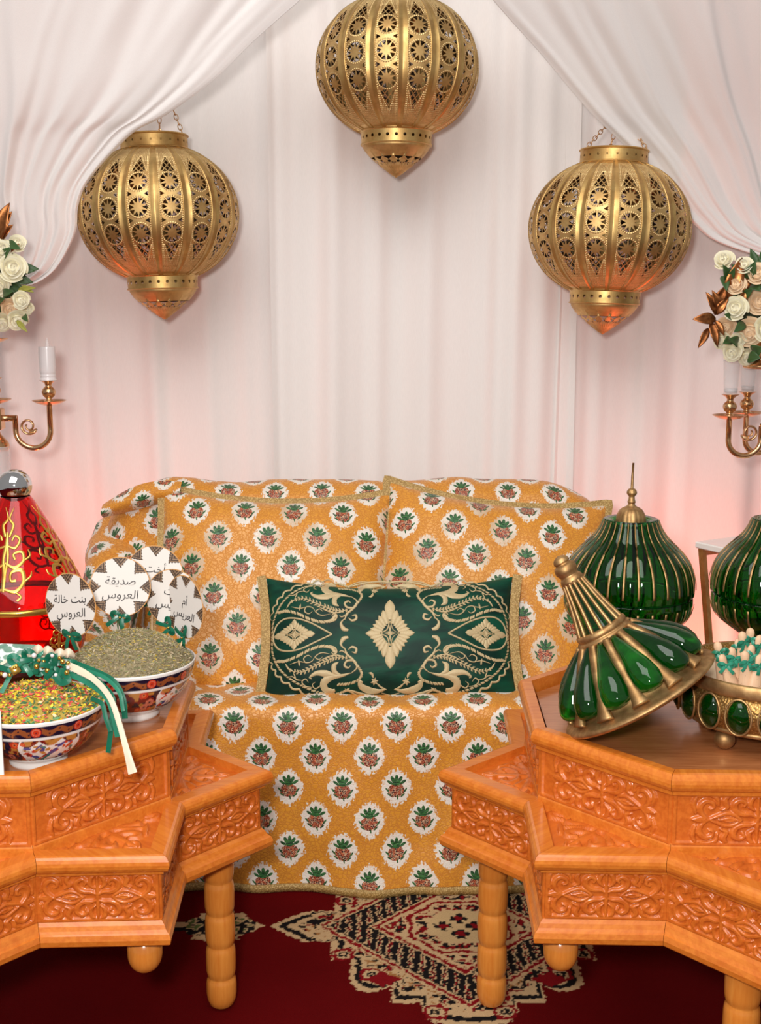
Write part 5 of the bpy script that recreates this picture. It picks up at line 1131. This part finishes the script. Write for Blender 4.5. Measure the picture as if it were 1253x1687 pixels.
ROSES = {(k, s): rose_mesh('rose', m, 1.0*.03, s) for k, m in (('w', WHITEP), ('p', PEACHP)) for s in (1, 2)}
def facing(o, d):
    from mathutils import Vector
    o.rotation_mode = 'QUATERNION'; o.rotation_quaternion = Vector(d).to_track_quat('Z', 'Y')
LEAFG = plain('green_leaf', (58, 88, 44), .45, 0, .3, 40); LEAFB = gold_mat('bronze_leaf', (186, 120, 70), (124, 72, 38), .36, 40); LEAFY = plain('yellow_green_fern', (150, 146, 60), .5, 0, .2, 50)
def leaf(t, p0, p1, w, mat, curl, name='leaf'):
    o = np.array(t.location); p0, p1 = np.array(p0)-o, np.array(p1)-o; d = p1-p0; L = np.linalg.norm(d); d /= L; s = np.cross(d, (0, -1, .2)); s /= np.linalg.norm(s); nn = np.cross(s, d); nn *= np.sign(nn @ np.array((0, -1, 0)))
    tt = np.linspace(0, 1, 12)[:, None]; v = np.linspace(-1, 1, 5)[None]; ww = w*np.sin(np.clip(tt, .02, .995)**.75*pi)**.85
    P = p0+d*L*tt[..., None]+s*(ww*v)[..., None]+nn*(curl*L*np.sin(tt*pi)*1.0-np.abs(v)*-ww*.35)[..., None]
    ob = MB().add(P, gridF(12, 5)).build(name, mat, t); md = ob.modifiers.new('leaf', 'SOLIDIFY'); md.thickness = .0008; return ob
def bouquet(label, cpx, cpy, Y, roses, bronze, greens, seed):
    c = W(cpx, cpy, Y); t = thing('flower_arrangement', label, 'flowers', c, (0, 0, 0), 'rose arrangements'); r = np.random.default_rng(seed)
    core = MB().add(*ellipsoid((0, .02, 0), (.085, .075, .095), 20, 12)).build('foliage_core', plain('dark_foliage', (44, 56, 32), .8, 0, .4, 60), t)
    for i, (px, py, R, k) in enumerate(roses):
        p = W(px, py, Y-.10+.03*((i*7) % 3)); d = p-c; d = d/np.linalg.norm(d)*.75+np.array((0, -.9, .15)); o = link('rose', ROSES[k, 1+i % 2], t, loc=p-c); o.scale = (R/.03,)*3; facing(o, d)
        if k == 'p': o['label'] = 'peach rose'
    for px0, py0, px1, py1, w in bronze: leaf(t, W(px0, py0, Y-.09), W(px1, py1, Y-.10), w, LEAFB, .10, 'bronze_leaf')
    for px0, py0, px1, py1, w in greens: leaf(t, W(px0, py0, Y-.085), W(px1, py1, Y-.12), w, LEAFG, .08)
    for i in range(26):       # leaves filling the back of the round bouquet
        a = r.uniform(0, 2*pi); b = r.uniform(-.4, .9); q = np.array((cos(a)*cos(b), -abs(sin(b))*.6+.15, sin(a)*cos(b))); leaf(t, c+q*.075, c+q*.145+np.array((0, 0, .01)), .016, LEAFG, .1)
    MB().add(*lathe(smooth_prof([(.0005, -.16), (.045, -.16), (.05, -.15), (.02, -.13), (.02, -.11), (.06, -.07), (.07, -.06), (.0005, -.06)], 4), 32)[:2]).build('holder_cup', ROSEGOLD, t)
    return t
bouquet('round arrangement of ivory and peach roses with bronze leaves, right of the lanterns', 1262, 505, 3.06,
        [(1211, 508, .030, 'w'), (1234, 546, .036, 'p'), (1196, 538, .026, 'p'), (1247, 452, .028, 'p'), (1250, 498, .032, 'p'), (1192, 430, .026, 'w'), (1225, 438, .022, 'w'), (1206, 578, .026, 'w'), (1230, 586, .024, 'w'), (1262, 540, .034, 'w'), (1215, 560, .020, 'w'), (1188, 560, .022, 'w'), (1212, 470, .024, 'p'), (1270, 580, .03, 'w'), (1275, 460, .03, 'w')],
        [(1178, 526, 1140, 526, .015), (1182, 518, 1162, 481, .013), (1166, 541, 1149, 574, .010), (1170, 531, 1181, 572, .012), (1177, 528, 1192, 553, .009), (1186, 512, 1172, 478, .012), (1180, 500, 1196, 470, .014), (1196, 490, 1222, 424, .022), (1210, 475, 1240, 462, .016), (1236, 462, 1260, 470, .010), (1218, 500, 1228, 478, .012), (1176, 518, 1200, 490, .012)],
        [(1198, 462, 1190, 436, .012), (1196, 466, 1210, 440, .010), (1226, 462, 1244, 430, .016), (1236, 470, 1252, 480, .016), (1222, 488, 1240, 476, .012), (1225, 532, 1208, 548, .012), (1202, 560, 1190, 566, .012), (1214, 566, 1200, 558, .014), (1240, 580, 1256, 572, .018), (1232, 590, 1252, 590, .016), (1206, 524, 1192, 518, .010), (1190, 455, 1196, 480, .012)], 3)
bl_ = bouquet('round arrangement of ivory roses with copper leaves, cut by the frame at the left', -30, 440, 3.06,
        [(20, 442, .034, 'w'), (-4, 470, .030, 'w'), (16, 506, .026, 'p'), (34, 494, .022, 'w'), (28, 526, .026, 'w'), (4, 530, .024, 'w'), (4, 412, .026, 'w'), (28, 402, .022, 'w'), (44, 508, .017, 'w'), (-20, 500, .03, 'p'), (-25, 420, .03, 'w')],
        [(-6, 400, 16, 334, .020), (-4, 392, 20, 348, .016), (-2, 396, 22, 370, .012), (10, 418, 32, 402, .008)],
        [(0, 430, 18, 408, .014), (6, 486, 22, 480, .012), (-4, 500, 8, 492, .012), (12, 402, 34, 410, .012), (40, 520, 46, 530, .008)], 4)
for x0, y0, x1, y1 in ((30, 478, 60, 474), (28, 528, 46, 548), (36, 472, 56, 482)): leaf(bl_, W(x0, y0, 2.97), W(x1, y1, 2.95), .007, LEAFY, .05, 'fern_leaf')
